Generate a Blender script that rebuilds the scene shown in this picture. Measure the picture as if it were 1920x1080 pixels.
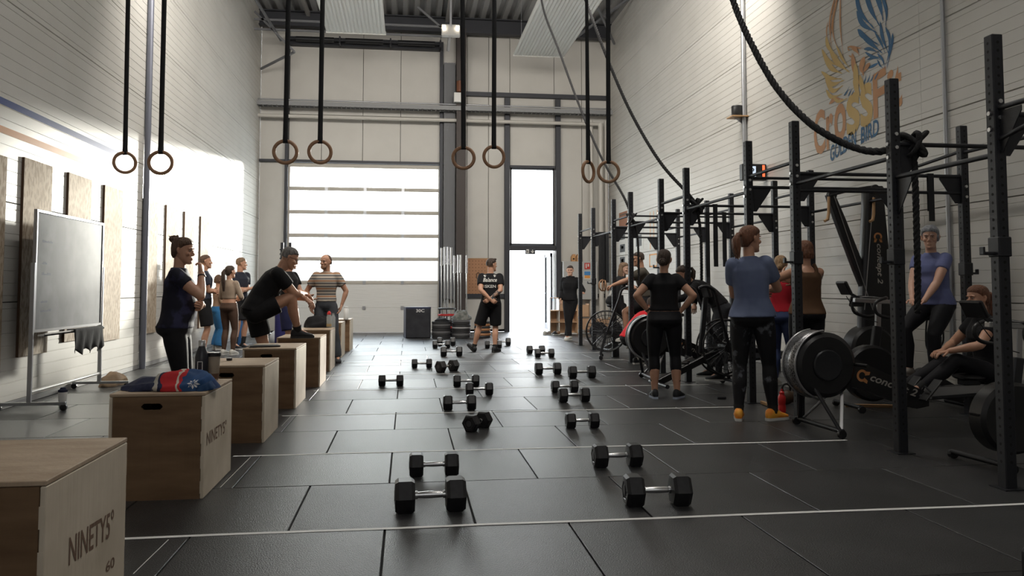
import bpy, bmesh, math, random
from mathutils import Vector, Matrix, Euler
random.seed(7)
C = bpy.context.scene.collection
scene = bpy.context.scene
for o in list(bpy.data.objects): bpy.data.objects.remove(o)
PI = math.pi
R = math.radians

# ------------------------------------------------------------------ camera
F = 1500.0; CAMH = 1.2
YAW = math.atan(195/1500.0); PITCH = R(3.1)
cam_d = bpy.data.cameras.new('camera'); cam = bpy.data.objects.new('camera', cam_d); C.objects.link(cam)
cam.location = (0, 0, CAMH); cam.rotation_euler = (PI/2 + PITCH, 0, -YAW)
cam_d.sensor_width = 36; cam_d.lens = 36*F/1920
cam_d.shift_y = -F*math.tan(PITCH)/1920
cam_d.clip_start = 0.05; cam_d.clip_end = 300
cam_d.dof.use_dof = False
scene.camera = cam

def P(px, py, z=None, Y=None, X=None):
    "world point seen at pixel (px,py) of the 1920x1080 photograph, on plane z / Y / X"
    u = (px-960)/F; v = -(py-(540-F*math.tan(PITCH)))/F
    fw = Vector((math.sin(YAW)*math.cos(PITCH), math.cos(YAW)*math.cos(PITCH), math.sin(PITCH)))
    rt = Vector((math.cos(YAW), -math.sin(YAW), 0))
    up = Vector((-math.sin(YAW)*math.sin(PITCH), -math.cos(YAW)*math.sin(PITCH), math.cos(PITCH)))
    d = fw + rt*u + up*v
    if z is not None: t = (z-CAMH)/d.z
    elif Y is not None: t = Y/d.y
    else: t = X/d.x
    return Vector((0, 0, CAMH)) + d*t

# ------------------------------------------------------------------ world, sun, lamps, exposure
w = bpy.data.worlds.new('world'); scene.world = w; w.use_nodes = True
wn = w.node_tree.nodes; wl = w.node_tree.links
bg = wn['Background']
tc = wn.new('ShaderNodeTexCoord'); sx = wn.new('ShaderNodeSeparateXYZ'); cr = wn.new('ShaderNodeValToRGB')
wl.new(tc.outputs['Generated'], sx.inputs[0]); wl.new(sx.outputs['Z'], cr.inputs[0]); wl.new(cr.outputs[0], bg.inputs[0])
cr.color_ramp.elements[0].position = 0.0; cr.color_ramp.elements[0].color = (1.0, .97, .92, 1)
cr.color_ramp.elements[1].position = .7; cr.color_ramp.elements[1].color = (.72, .84, 1.0, 1)
bg.inputs[1].default_value = 15.0

SUN_AZ = R(20); SUN_EL = R(7.6)       # sun stands behind the far wall, a little to its right
sd = bpy.data.lights.new('sun', 'SUN'); sd.energy = 14; sd.angle = R(5.0); sd.color = (1, .93, .84)
so = bpy.data.objects.new('sun', sd); C.objects.link(so)
sdir = Vector((-math.sin(SUN_AZ)*math.cos(SUN_EL), -math.cos(SUN_AZ)*math.cos(SUN_EL), -math.sin(SUN_EL)))
so.rotation_euler = sdir.to_track_quat('-Z', 'Y').to_euler(); so.location = (8, 30, 10)

def area(name, loc, rot, sx, sy, energy, col=(1, 1, 1), portal=False):
    a = bpy.data.lights.new(name, 'AREA'); a.shape = 'RECTANGLE'; a.size = sx; a.size_y = sy
    a.energy = energy; a.color = col
    o = bpy.data.objects.new(name, a); C.objects.link(o); o.location = loc; o.rotation_euler = rot
    if portal: a.cycles.is_portal = True
    return o
area('daylight_portal_gate', (-1.16, 22.2, 2.95), (-PI/2, 0, 0), 4.1, 3.3, 1, portal=True)
area('daylight_portal_door', (3.43, 22.2, 2.3), (-PI/2, 0, 0), 1.25, 4.6, 1, portal=True)
# high-bay luminaires under the roof (above the frame)
for y, e in ((3.0, 40), (8.5, 75)):
    area('highbay_lamp', (-1.2, y, 8.0), (0, 0, 0), .5, 1.6, e*.3, (1, .95, .88))
    area('highbay_lamp', (2.2, y, 8.0), (0, 0, 0), .5, 1.6, e*2.4, (1, .95, .88))
area('near_end_fill_light', (.8, -2.6, 3.4), (R(82), 0, 0), 5, 2.6, 48, (.96, .97, 1))     # unseen fill added behind the camera to lift the shadows
for x in (-1.6, 3.2):        # unseen fill lamps added to brighten the far gable
    area('gable_fill_light', (x, 11.5, 6.9), (R(68), 0, 0), 3.6, 1.4, 330, (1, .94, .86))
scene.view_settings.view_transform = 'Standard'; scene.view_settings.look = 'None'
scene.view_settings.gamma = 1; scene.view_settings.use_curve_mapping = False
scene.view_settings.exposure = -0.12

# ------------------------------------------------------------------ materials
MATS = {}
def mat(name, col, rough=.6, metal=0.0, noise=None, bump=None, spec=.5, emit=None, trans=0, alpha=None, coords='Object', ior=None, sheen=0):
    """noise=(scale, colour2, lo, hi) mixes a second colour; bump=(scale, strength, detail)"""
    if name in MATS: return MATS[name]
    m = bpy.data.materials.new(name); m.use_nodes = True; MATS[name] = m
    n = m.node_tree.nodes; l = m.node_tree.links; b = n['Principled BSDF']
    b.inputs['Base Color'].default_value = (*col, 1); b.inputs['Roughness'].default_value = rough
    b.inputs['Metallic'].default_value = metal; b.inputs['Specular IOR Level'].default_value = spec
    if trans: b.inputs['Transmission Weight'].default_value = trans
    if ior: b.inputs['IOR'].default_value = ior
    if sheen: b.inputs['Sheen Weight'].default_value = sheen; b.inputs['Sheen Roughness'].default_value = .25
    if emit: b.inputs['Emission Color'].default_value = (*emit[0], 1); b.inputs['Emission Strength'].default_value = emit[1]
    if alpha is not None: b.inputs['Alpha'].default_value = alpha
    if noise or bump:
        t = n.new('ShaderNodeTexCoord')
    if noise:
        sc = noise[0]; mp = n.new('ShaderNodeMapping'); l.new(t.outputs[coords], mp.inputs[0])
        if isinstance(sc, (tuple, list)): mp.inputs['Scale'].default_value = sc; sc = 1.0
        x = n.new('ShaderNodeTexNoise'); x.inputs['Scale'].default_value = sc; x.inputs['Detail'].default_value = 5
        l.new(mp.outputs[0], x.inputs['Vector'])
        r = n.new('ShaderNodeValToRGB'); r.color_ramp.elements[0].position = noise[2]; r.color_ramp.elements[1].position = noise[3]
        r.color_ramp.elements[0].color = (*col, 1); r.color_ramp.elements[1].color = (*noise[1], 1)
        l.new(x.outputs['Fac'], r.inputs[0]); l.new(r.outputs[0], b.inputs['Base Color'])
    if bump:
        sc = bump[0]; mp = n.new('ShaderNodeMapping'); l.new(t.outputs[coords], mp.inputs[0])
        if isinstance(sc, (tuple, list)): mp.inputs['Scale'].default_value = sc; sc = 1.0
        x = n.new('ShaderNodeTexNoise'); x.inputs['Scale'].default_value = sc; x.inputs['Detail'].default_value = bump[2] if len(bump) > 2 else 3
        l.new(mp.outputs[0], x.inputs['Vector'])
        u = n.new('ShaderNodeBump'); u.inputs['Strength'].default_value = bump[1]; u.inputs['Distance'].default_value = .02
        l.new(x.outputs['Fac'], u.inputs['Height']); l.new(u.outputs[0], b.inputs['Normal'])
    return m

# ------------------------------------------------------------------ mesh builder
class MB:
    def __init__(s): s.v = []; s.f = []; s.m = []; s.cur = 0
    def add(s, vs, fs):
        o = len(s.v); s.v += [tuple(v) for v in vs]
        for f in fs: s.f.append(tuple(i+o for i in f)); s.m.append(s.cur)
        return s
    def box(s, c, d, rot=None, ch=0):
        x, y, z = d[0]/2, d[1]/2, d[2]/2
        if ch:
            vs = []; fs = []
            a = min(ch, x*.9, y*.9, z*.9)
            pts = {}
            for sx_ in (-1, 1):
                for sy_ in (-1, 1):
                    for sz_ in (-1, 1):
                        for k in range(3):
                            q = [sx_*x, sy_*y, sz_*z]; r = [sx_*(x-a), sy_*(y-a), sz_*(z-a)]; r[k] = q[k]
                            pts[(sx_, sy_, sz_, k)] = len(vs); vs.append(Vector(r))
            S = (-1, 1)
            for sg in S:
                fs.append([pts[(sg, -1, -1, 0)], pts[(sg, 1, -1, 0)], pts[(sg, 1, 1, 0)], pts[(sg, -1, 1, 0)]][::sg])
                fs.append([pts[(-1, sg, -1, 1)], pts[(-1, sg, 1, 1)], pts[(1, sg, 1, 1)], pts[(1, sg, -1, 1)]][::sg])
                fs.append([pts[(-1, -1, sg, 2)], pts[(1, -1, sg, 2)], pts[(1, 1, sg, 2)], pts[(-1, 1, sg, 2)]][::sg])
            for a_ in S:
                for b_ in S:
                    fs.append([pts[(a_, b_, -1, 0)], pts[(a_, b_, 1, 0)], pts[(a_, b_, 1, 1)], pts[(a_, b_, -1, 1)]][::-a_*b_])
                    fs.append([pts[(a_, -1, b_, 0)], pts[(a_, 1, b_, 0)], pts[(a_, 1, b_, 2)], pts[(a_, -1, b_, 2)]][::a_*b_])
                    fs.append([pts[(-1, a_, b_, 1)], pts[(1, a_, b_, 1)], pts[(1, a_, b_, 2)], pts[(-1, a_, b_, 2)]][::-a_*b_])
                    for c_ in S:
                        fs.append([pts[(a_, b_, c_, 0)], pts[(a_, b_, c_, 1)], pts[(a_, b_, c_, 2)]][::a_*b_*c_])
        else:
            vs = [Vector((i*x, j*y, k*z)) for i in (-1, 1) for j in (-1, 1) for k in (-1, 1)]
            fs = [(0, 1, 3, 2), (4, 6, 7, 5), (0, 4, 5, 1), (2, 3, 7, 6), (0, 2, 6, 4), (1, 5, 7, 3)]
        M = rot if isinstance(rot, Matrix) else (Euler(rot).to_matrix() if rot else Matrix.Identity(3))
        return s.add([M @ v + Vector(c) for v in vs], fs)
    def box2(s, a, b, ch=0):
        a = Vector(a); b = Vector(b)
        return s.box((a+b)/2, [abs(b[i]-a[i]) for i in range(3)], None, ch)
    def bar(s, a, b, w_, h_, up=(0, 0, 1), ch=0):
        a = Vector(a); b = Vector(b); d = b-a; L = d.length; d.normalize(); u = Vector(up)
        r = d.cross(u)
        if r.length < 1e-4: r = d.cross(Vector((1, 0, 0)))
        r.normalize(); u = r.cross(d)
        M = Matrix((r, d, u)).transposed()
        return s.box((a+b)/2, (w_, L, h_), M, ch)
    def tube(s, pts, r, n=8, caps=True, closed=False, flat=None):
        pts = [Vector(p) for p in pts]; N = len(pts)
        rs = r if isinstance(r, (list, tuple)) else [r]*N
        tang = []
        for i in range(N):
            if closed: t = pts[(i+1) % N]-pts[i-1]
            else: t = pts[min(i+1, N-1)]-pts[max(i-1, 0)]
            tang.append(t.normalized())
        up = Vector((0, 0, 1)) if abs(tang[0].z) < .9 else Vector((1, 0, 0))
        u = (up - tang[0]*up.dot(tang[0])).normalized()
        vs = []
        for i in range(N):
            u = (u - tang[i]*u.dot(tang[i])).normalized(); vv = tang[i].cross(u)
            for k in range(n):
                a = 2*PI*k/n
                vs.append(pts[i] + (u*math.cos(a) + vv*math.sin(a)*(flat or 1))*rs[i])
        fs = []
        for i in range(N if closed else N-1):
            j = (i+1) % N
            for k in range(n):
                k2 = (k+1) % n; fs.append((i*n+k, i*n+k2, j*n+k2, j*n+k))
        if caps and not closed:
            fs.append(tuple(range(n))[::-1]); fs.append(tuple((N-1)*n+k for k in range(n)))
        return s.add(vs, fs)
    def cyl(s, a, b, r, n=16, r2=None): return s.tube([a, b], [r, r if r2 is None else r2], n)
    def lathe(s, prof, c=(0, 0, 0), n=20, axis='z'):
        vs = []; fs = []
        for r_, z in prof:
            for k in range(n):
                a = 2*PI*k/n; p = (r_*math.cos(a), r_*math.sin(a), z)
                if axis == 'x': p = (p[2], p[0], p[1])
                if axis == 'y': p = (p[1], p[2], p[0])
                vs.append(Vector(p)+Vector(c))
        for i in range(len(prof)-1):
            for k in range(n):
                k2 = (k+1) % n; fs.append((i*n+k, i*n+k2, (i+1)*n+k2, (i+1)*n+k))
        fs.append(tuple(range(n))[::-1]); fs.append(tuple((len(prof)-1)*n+k for k in range(n)))
        return s.add(vs, fs)
    def prism(s, poly, a, b, M=None):
        "poly: 2-D points (u,v); extruded from w=a to w=b; M maps (u,v,w)->world"
        f = M or (lambda u, v, w_: Vector((u, v, w_)))
        n = len(poly); vs = [f(u, v, a) for u, v in poly]+[f(u, v, b) for u, v in poly]
        fs = [tuple(range(n))[::-1], tuple(range(n, 2*n))]+[(i, (i+1) % n, n+(i+1) % n, n+i) for i in range(n)]
        return s.add(vs, fs)
    def sph(s, c, r, nu=12, nv=8, M=None):
        r = r if isinstance(r, (tuple, list)) else (r, r, r)
        M = M or Matrix.Identity(3); c = Vector(c)
        vs = [c+M @ Vector((0, 0, -r[2]))]; fs = []
        for i in range(1, nv):
            t = -PI/2+PI*i/nv
            for k in range(nu):
                a = 2*PI*k/nu; vs.append(c+M @ Vector((r[0]*math.cos(t)*math.cos(a), r[1]*math.cos(t)*math.sin(a), r[2]*math.sin(t))))
        vs.append(c+M @ Vector((0, 0, r[2])))
        for k in range(nu):
            k2 = (k+1) % nu; fs.append((0, 1+k2, 1+k)); e = 1+(nv-2)*nu; fs.append((e+k, e+k2, len(vs)-1))
        for i in range(nv-2):
            for k in range(nu):
                k2 = (k+1) % nu; fs.append((1+i*nu+k, 1+i*nu+k2, 1+(i+1)*nu+k2, 1+(i+1)*nu+k))
        return s.add(vs, fs)
    def torus(s, c, R_, r, n=32, m=10, axis='y'):
        pts = []
        for k in range(n):
            a = 2*PI*k/n
            q = {'y': (math.cos(a), 0, math.sin(a)), 'z': (math.cos(a), math.sin(a), 0), 'x': (0, math.cos(a), math.sin(a))}[axis]
            pts.append(Vector(c)+Vector(q)*R_)
        return s.tube(pts, r, m, closed=True)
    def mesh(s, name, mats, smooth=35, fix=True):
        me = bpy.data.meshes.new(name); me.from_pydata(s.v, [], s.f)
        for m_ in (mats if isinstance(mats, (list, tuple)) else [mats]): me.materials.append(m_)
        if any(s.m): me.polygons.foreach_set('material_index', s.m)
        if fix:
            b = bmesh.new(); b.from_mesh(me); bmesh.ops.recalc_face_normals(b, faces=b.faces); b.to_mesh(me); b.free()
        if smooth:
            me.polygons.foreach_set('use_smooth', [True]*len(me.polygons)); me.set_sharp_from_angle(angle=R(smooth))
        me.update(); return me
    def build(s, name, mats, parent=None, smooth=35, **kw):
        return link(name, s.mesh(name, mats, smooth), parent, **kw)

def link(name, me, parent=None, loc=None, rot=None, label=None, cat=None, group=None, kind=None):
    o = bpy.data.objects.new(name, me); C.objects.link(o)
    if parent: o.parent = parent
    if loc is not None: o.location = loc
    if rot is not None: o.rotation_euler = rot
    return tag(o, label, cat, group, kind)
def tag(o, label=None, cat=None, group=None, kind=None):
    if label: o['label'] = label
    if cat: o['category'] = cat
    if group: o['group'] = group
    if kind: o['kind'] = kind
    return o
def thing(name, label, cat, loc=(0, 0, 0), rz=0, group=None):
    o = bpy.data.objects.new(name, None); C.objects.link(o); o.empty_display_size = .1
    o.location = loc; o.rotation_euler = (0, 0, rz)
    return tag(o, label, cat, group)
def copy_tree(o, parent=None):
    c = o.copy(); C.objects.link(c)
    if parent: c.parent = parent; c.matrix_parent_inverse = o.matrix_parent_inverse
    for ch in list(o.children): copy_tree(ch, c)
    return c
def text_mb(body, size, bold=0.0, shear=0, extrude=0):
    cu = bpy.data.curves.new('t', 'FONT'); cu.body = body; cu.size = size; cu.offset = bold; cu.shear = shear; cu.extrude = extrude
    cu.resolution_u = 3
    o = bpy.data.objects.new('t', cu); C.objects.link(o)
    dg = bpy.context.evaluated_depsgraph_get(); me = bpy.data.meshes.new_from_object(o.evaluated_get(dg))
    v = [tuple(x.co) for x in me.vertices]; f = [tuple(p.vertices) for p in me.polygons]
    bpy.data.objects.remove(o); bpy.data.curves.remove(cu); bpy.data.meshes.remove(me)
    xs = [a[0] for a in v]; ys = [a[1] for a in v]
    return v, f, (min(xs), max(xs), min(ys), max(ys))
def text_on(mb, body, origin, udir, vdir, width, height, bold=0.0, shear=0, curve=None, off=None):
    "flat lettering fitted to width x height, from origin along udir, up vdir"
    v, f, (x0, x1, y0, y1) = text_mb(body, 1, bold, shear)
    o_ = Vector(origin); u = Vector(udir).normalized(); k = Vector(vdir).normalized()
    vs = [o_ + u*((a[0]-x0)/(x1-x0)*width) + k*(((a[1]-y0)/(y1-y0))*height + (curve((a[0]-x0)/(x1-x0)) if curve else 0)) for a in v]
    mb.add(vs, f); return mb
# ------------------------------------------------------------------ room shell
XL, XR, YB, YN, ZC = -3.97, 5.62, 22.0, -3.0, 8.6
M_wall = mat('off_white_sandwich_panel', (.57, .555, .52), .45, 0, noise=(1.3, (.53, .515, .48), .4, .7), spec=.45)
M_joint = mat('dark_mat_joint', (.004, .004, .005), .9)
M_tape = mat('white_floor_tape', (.74, .74, .72), .6)
M_dark = mat('dark_grey_steel', (.035, .037, .045), .5, .3)
M_brownsteel = mat('brown_black_steel_column', (.05, .04, .037), .55, .2)
M_gal = mat('galvanised_steel', (.42, .43, .45), .35, .8)
M_white = mat('white_enamel', (.7, .7, .68), .4)
M_groove = mat('panel_gap', (.03, .03, .03), .8)

def rubber_variant(i):
    m = mat('black_rubber_mat_%d' % i, *[(.0085+.0015*i, .0087+.0015*i, .0095+.0015*i)], rough=.30+.04*i,
            noise=((1.6+i*.6), (.024, .024, .025), .42, .72), bump=(150, .3, 4), spec=.5, sheen=.11)
    return m
RV = [rubber_variant(i) for i in range(3)]
# floor: dark base slab with a rubber mat laid piece by piece on it
floor = MB().box2((XL-.2, YN-.2, -.2), (XR+.2, YB+.15, -.012)).build('floor', M_joint, kind='structure')
mw = .93; rows = []
ys = [4.11+.945*k for k in range(-6, 20)]
ys = [y for y in ys if y > YN-.9] 
mats_me = {}
def mat_piece(w_, d_, v):
    key = (round(w_, 3), round(d_, 3), v)
    if key not in mats_me:
        mats_me[key] = MB().box2((0, 0, -.012), (w_, d_, 0), ch=.0025).mesh('rubber_mat', RV[v], smooth=0)
    return mats_me[key]
for r, y0 in enumerate(ys):
    k0 = round((y0-4.11)/.945)
    offs = -.58 if k0 % 2 == 0 else -.105
    x = offs - mw*math.ceil((offs-XL)/mw)
    y1 = min(y0+.945, YB-.02); ya = max(y0, YN)
    if y1-ya < .05: continue
    while x < XR:
        a = max(x, XL+.01); b = min(x+mw, XR-.01)
        if b-a > .04:
            o = link('rubber_mat', mat_piece(b-a-.009, y1-ya-.007, random.choice((0, 1, 1, 2))), floor, loc=(a+.0045, ya+.0035, random.uniform(-.0012, 0)))
        x += mw
# white tape lines across the floor, each a strip on the mats
for i, (pa, pb) in enumerate([((232, 1010), (1920, 945)), ((437, 856), (1587, 825)), ((529, 780), (1390, 763)), ((588, 733), (1330, 721)), ((600, 706), (1225, 694)), ((640, 683), (1165, 672.5)), ((660, 667), (1120, 660))]):
    a = P(*pa, z=0); b = P(*pb, z=0); y = (a.y+b.y)/2
    x1 = b.x+ (1.4 if i == 0 else 0)
    mb = MB(); n = 14; pts = []
    for k in range(n+1):
        t = k/n; pts.append(Vector((a.x+(x1-a.x)*t, y+random.uniform(-.006, .006), .0012)))
    vs = []; 
    for p in pts: vs += [p+Vector((0, -.016, 0)), p+Vector((0, .016, 0))]
    mb.add(vs, [(2*k, 2*k+2, 2*k+3, 2*k+1) for k in range(n)])
    mb.build('tape_line', M_tape, floor, smooth=0)
# thin chalky guide lines running towards the door, as the photograph shows them at the boxes
for pa, pb in (((413, 914), (470, 857)), ((528, 799), (545, 781)), ((250, 1076), (316, 1012))):
    a = P(*pa, z=0); b = P(*pb, z=0)
    MB().bar(a+Vector((0, 0, .0008)), b+Vector((0, 0, .0008)), .004, .0006).build('chalk_line', M_tape, floor)

def ribbed_panel(L, h, depth, ngroove, gd=.0045):
    "a horizontal sandwich panel, 0..L along x, 0..h up z, face at y=0 (front), grooved"
    prof = [(0, 0)]
    gw = .010
    for k in range(ngroove):
        z = h*(k+.5)/ngroove
        prof += [(0, z-gw/2), (-gd, z-gw/4), (-gd, z+gw/4), (0, z+gw/2)]
    prof += [(0, h)]
    prof = [(.006 if 0 else p[0], p[1]) for p in prof]
    prof[0] = (0, .004); prof[-1] = (0, h-.004)
    prof = [(-.012, 0)] + prof + [(-.012, h)]
    vs = []
    for y, z in prof: vs += [(0, y, z), (L, y, z)]
    n = len(prof)
    fs = [(2*i, 2*i+1, 2*i+3, 2*i+2) for i in range(n-1)]
    vs += [(0, -depth, 0), (L, -depth, 0), (0, -depth, h), (L, -depth, h)]
    b = 2*n
    fs += [(b, b+1, 1, 0), (2*n-2, 2*n-1, b+3, b+2), (b+2, b+3, b+1, b), tuple([b]+[2*i for i in range(n)]+[b+2]), tuple([b+3]+[2*i+1 for i in range(n-1, -1, -1)]+[b+1])]
    m = MB(); m.add(vs, fs); return m
for side, X in (('left', XL), ('right', XR)):
    sgn = -1 if side == 'left' else 1
    wall = MB().box2((X+sgn*.08, YN, -.1), (X+sgn*.2, YB, ZC)).build('wall_'+side, M_groove, kind='structure')
    spans = [(YN, 8.1), (8.1, 12.65), (12.65, YB)] if side == 'right' else [(YN, 12.65), (12.65, YB)]
    for a, b in spans:
        me = ribbed_panel(b-a-.004, 1.0-.006, .08, 8).mesh('wall_panel', M_wall, smooth=0)
        for k in range(9):
            o = link('wall_panel', me, wall)
            z = .045+k*1.005-.99+.99
            if side == 'left': o.rotation_euler = (0, 0, -PI/2); o.location = (X, b-.002, .0+k*1.0+.06)
            else: o.rotation_euler = (0, 0, PI/2); o.location = (X, a+.002, k*1.0+.06)
    MB().box2((X, YN, 0), (X+sgn*.08, YB, .06)).build('baseboard_'+side, mat('grey_plinth', (.3, .3, .3), .6), kind='structure')
# near wall (behind the camera) and roof
MB().box2((XL-.2, YN-.2, -.1), (XR+.2, YN, ZC)).build('wall_near', M_wall, kind='structure')
ceil = MB().box2((XL-.2, YN-.2, ZC+.12), (XR+.2, YB+.2, ZC+.3)).build('ceiling', M_groove, kind='structure')
M_deck = mat('grey_roof_deck', (.33, .33, .33), .5, .3)
deck = MB(); x = XL-.1; poly = []
sec = [(0, 0), (.12, 0), (.16, .1), (.26, .1), (.3, 0)]
vs = []; 
while x < XR:
    for dx, dz in sec[:-1]: vs.append((x+dx, dz))
    x += .3
VV = []
for (xx, dz) in vs: VV += [(xx, YN, ZC+dz), (xx, YB+.1, ZC+dz)]
deck.add(VV, [(2*i, 2*i+1, 2*i+3, 2*i+2) for i in range(len(vs)-1)])
deck.build('roof_deck', M_deck, ceil, smooth=0)
# purlins and main frames
for i, y in enumerate((1.5, 6.5, 11.5, 16.5, 21.65)):
    MB().box2((XL, y-.11, ZC-.42), (XR, y+.11, ZC-.39)).box2((XL, y-.11, ZC-.03), (XR, y+.11, ZC)).box2((XL, y-.012, ZC-.4), (XR, y+.012, ZC)).build('trim_%d' % (i+1), M_dark, kind='structure')
for i, x in enumerate((-2.7, 1.02, 4.6)):
    mb = MB().box2((x-.05, YN, ZC-.12), (x+.05, YB, ZC-.02)); mb.build('trim_%d' % (6+i), mat('grey_purlin', (.28, .27, .26), .5), kind='structure')
# lattice wind-bracing near the far gable
mb = MB()
for a, b in (((-3.9, 20.6, 8.2), (-2.9, 20.6, 7.2)), ((-2.9, 20.6, 7.2), (-3.9, 21.6, 7.0)), ((-3.9, 20.6, 8.0), (1.1, 20.6, 8.0)), ((-3.9, 20.6, 7.75), (1.1, 20.6, 7.75)),
             ((.2, 20.6, 8.5), (1.1, 20.6, 7.75)), ((4.4, 20.8, 7.9), (5.5, 19.2, 8.5)), ((5.5, 20.8, 7.8), (4.4, 18.8, 8.4)), ((-3.9, 18, 8.4), (-3.3, 21, 7.6))):
    mb.bar(a, b, .05, .05)
mb.build('trim_9', mat('matt_grey_duct', (.15, .155, .165), .55), kind='structure')

# ------------------------------------------------------------------ gable (far) wall
XG0, XG1 = -3.21, .86        # sectional gate opening
XD0, XD1 = 2.80, 4.06        # door and tall window opening
ZT = 4.56
wb = MB()
for a, b in (((XL, YB+.1, 0), (XG0, YB+.2, ZC)), ((XG1, YB+.1, 0), (XD0, YB+.2, ZC)), ((XD1, YB+.1, 0), (XR, YB+.2, ZC)), ((XG0, YB+.1, ZT), (XG1, YB+.2, ZC)), ((XD0, YB+.1, ZT), (XD1, YB+.2, ZC))):
    wb.box2(a, b)
wb.box2((XL-.3, YB+.1, -.1), (XL, YB+.25, ZC+.3)); wb.box2((XR, YB+.1, -.1), (XR+.3, YB+.25, ZC+.3)); wb.box2((XL, YB+.1, ZC), (XR, YB+.25, ZC+.3))
wall_back = wb.build('wall_back', M_groove, kind='structure')
def vpanel(x0, x1, z0, z1):
    MB().box2((x0+.006, YB, z0+.004), (x1-.006, YB+.1, z1-.004), ch=.004).build('wall_panel', M_wall, wall_back, smooth=0)
for x0, x1 in ((XL, XG0),): vpanel(x0, x1, .06, ZC)
for x0, x1 in ((XG0, -2.35), (-2.35, -1.25), (-1.25, -.23), (-.23, XG1)): vpanel(x0, x1, ZT+.06, 5.9); vpanel(x0, x1, 5.9, ZC)
for x0, x1 in ((XG1, 1.6), (1.6, 2.2), (2.2, XD0)): vpanel(x0, x1, .06, 6.6); vpanel(x0, x1, 6.6, ZC)
for x0, x1 in ((XD0, XD1),): vpanel(x0, x1, ZT+.04, 6.6); vpanel(x0, x1, 6.6, ZC)
for x0, x1 in ((XD1, 4.85), (4.85, XR)): vpanel(x0, x1, .06, 6.6); vpanel(x0, x1, 6.6, ZC)
# steel members on the gable
st = [((XL, 21.9, ZT+.02), (XG1+.1, 22, ZT+.09)), ((XG1+.6, 21.88, 6.52), (XR, 22, 6.64)), ((XD0-.16, 21.86, 0), (XD0-.02, 22, 6.5)), ((XD1+.02, 21.86, 0), (XD1+.16, 22, 6.5)),
      ((XD0, 21.9, ZT-.02), (XD1, 22.05, ZT+.05)), ((XD0, 21.9, 2.24), (XD1, 22.05, 2.38)), ((XD1+.16, 21.92, .93), (XR, 22, 1.04)),
      ((XG1+.62, 21.92, .93), (XD0-.16, 22, 1.04)), ((XG0-.08, 21.85, 0), (XG0+.0, 22, 7.9)), ((XG1-.02, 21.85, 0), (XG1+.07, 22, 7.9)), ((XG0-.08, 21.8, 7.75), (XG1+.07, 22, 7.98))]
for i, (a, b) in enumerate(st):
    MB().box2(a, b, ch=.004).build('trim_%d' % (10+i), M_dark, kind='structure')
# main column (H-section) with the light grey downpipe duct beside it
cx = 1.3
MB().box2((cx-.02, 21.55, 0), (cx+.24, 21.57, 8.3)).box2((cx-.02, 21.88, 0), (cx+.24, 21.9, 8.3)).box2((cx+.1, 21.56, 0), (cx+.12, 21.9, 8.3)).build('trim_30', M_brownsteel, kind='structure')
mb = MB().box2((XG1+.09, 21.8, .9), (cx-.06, 21.98, 7.4))
for k in range(4): mb.box2((XG1+.13+.08*k, 21.785, .9), (XG1+.16+.08*k, 21.8, 7.4))
mb.build('trim_31', mat('matt_grey_duct', (.15, .155, .165), .55), kind='structure')
# sectional gate: solid bottom panel, five glazed rows, pale rails
M_gate = mat('white_gate_panel', (.72, .72, .70), .45, 0, bump=((2, 2, 60), .25, 1))
M_glass = bpy.data.materials.new('clear_glazing'); M_glass.use_nodes = True
_n = M_glass.node_tree.nodes; _l = M_glass.node_tree.links; _n.remove(_n['Principled BSDF'])
_t = _n.new('ShaderNodeBsdfTransparent'); _g = _n.new('ShaderNodeBsdfGlossy'); _g.inputs['Roughness'].default_value = .05; _mx = _n.new('ShaderNodeMixShader'); _mx.inputs[0].default_value = .06
_t.inputs[0].default_value = (.93, .95, .94, 1)
_l.new(_t.outputs[0], _mx.inputs[1]); _l.new(_g.outputs[0], _mx.inputs[2]); _l.new(_mx.outputs[0], _n['Material Output'].inputs[0])
gate = MB().box2((XG0, 21.98, .0), (XG0+.05, 22.04, ZT)).box2((XG0, 22.03, 0), (XG1, 22.045, 1.31)).box2((XG1-.05, 21.98, .0), (XG1, 22.04, ZT)).build('door_1', mat('pale_rail', (.5, .47, .42), .5), kind='structure')
for z0, z1 in ((.0, .664), (.666, 1.31)):
    MB().box2((XG0+.05, 21.98, z0), (XG1-.05, 22.04, z1), ch=.006).build('gate_panel', M_gate, gate)
for k in range(6):
    z = 1.35+k*(ZT-1.40)/5
    MB().box2((XG0+.05, 21.975, z-.05), (XG1-.05, 22.03, z+.05)).box2((XG0+.05, 21.96, z-.03), (XG1-.05, 21.975, z-.015)).build('gate_rail', mat('pale_rail', (.5, .47, .42), .5), gate)
    if k < 5:
        MB().box2((XG0+.05, 22.0, z+.028), (XG1-.05, 22.006, z+(ZT-1.36)/5-.022)).build('glazing_pane', M_glass, gate)
        for hx in (-2.2, -1.17, -.15): MB().box2((hx-.04, 21.955, z-.05), (hx+.04, 21.97, z+.05)).build('gate_hinge', M_gal, gate)
for hx in (-2.2, -1.17, -.15): MB().box2((hx-.04, 21.955, .62), (hx+.04, 21.975, .71)).build('gate_hinge', M_gal, gate)
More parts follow.
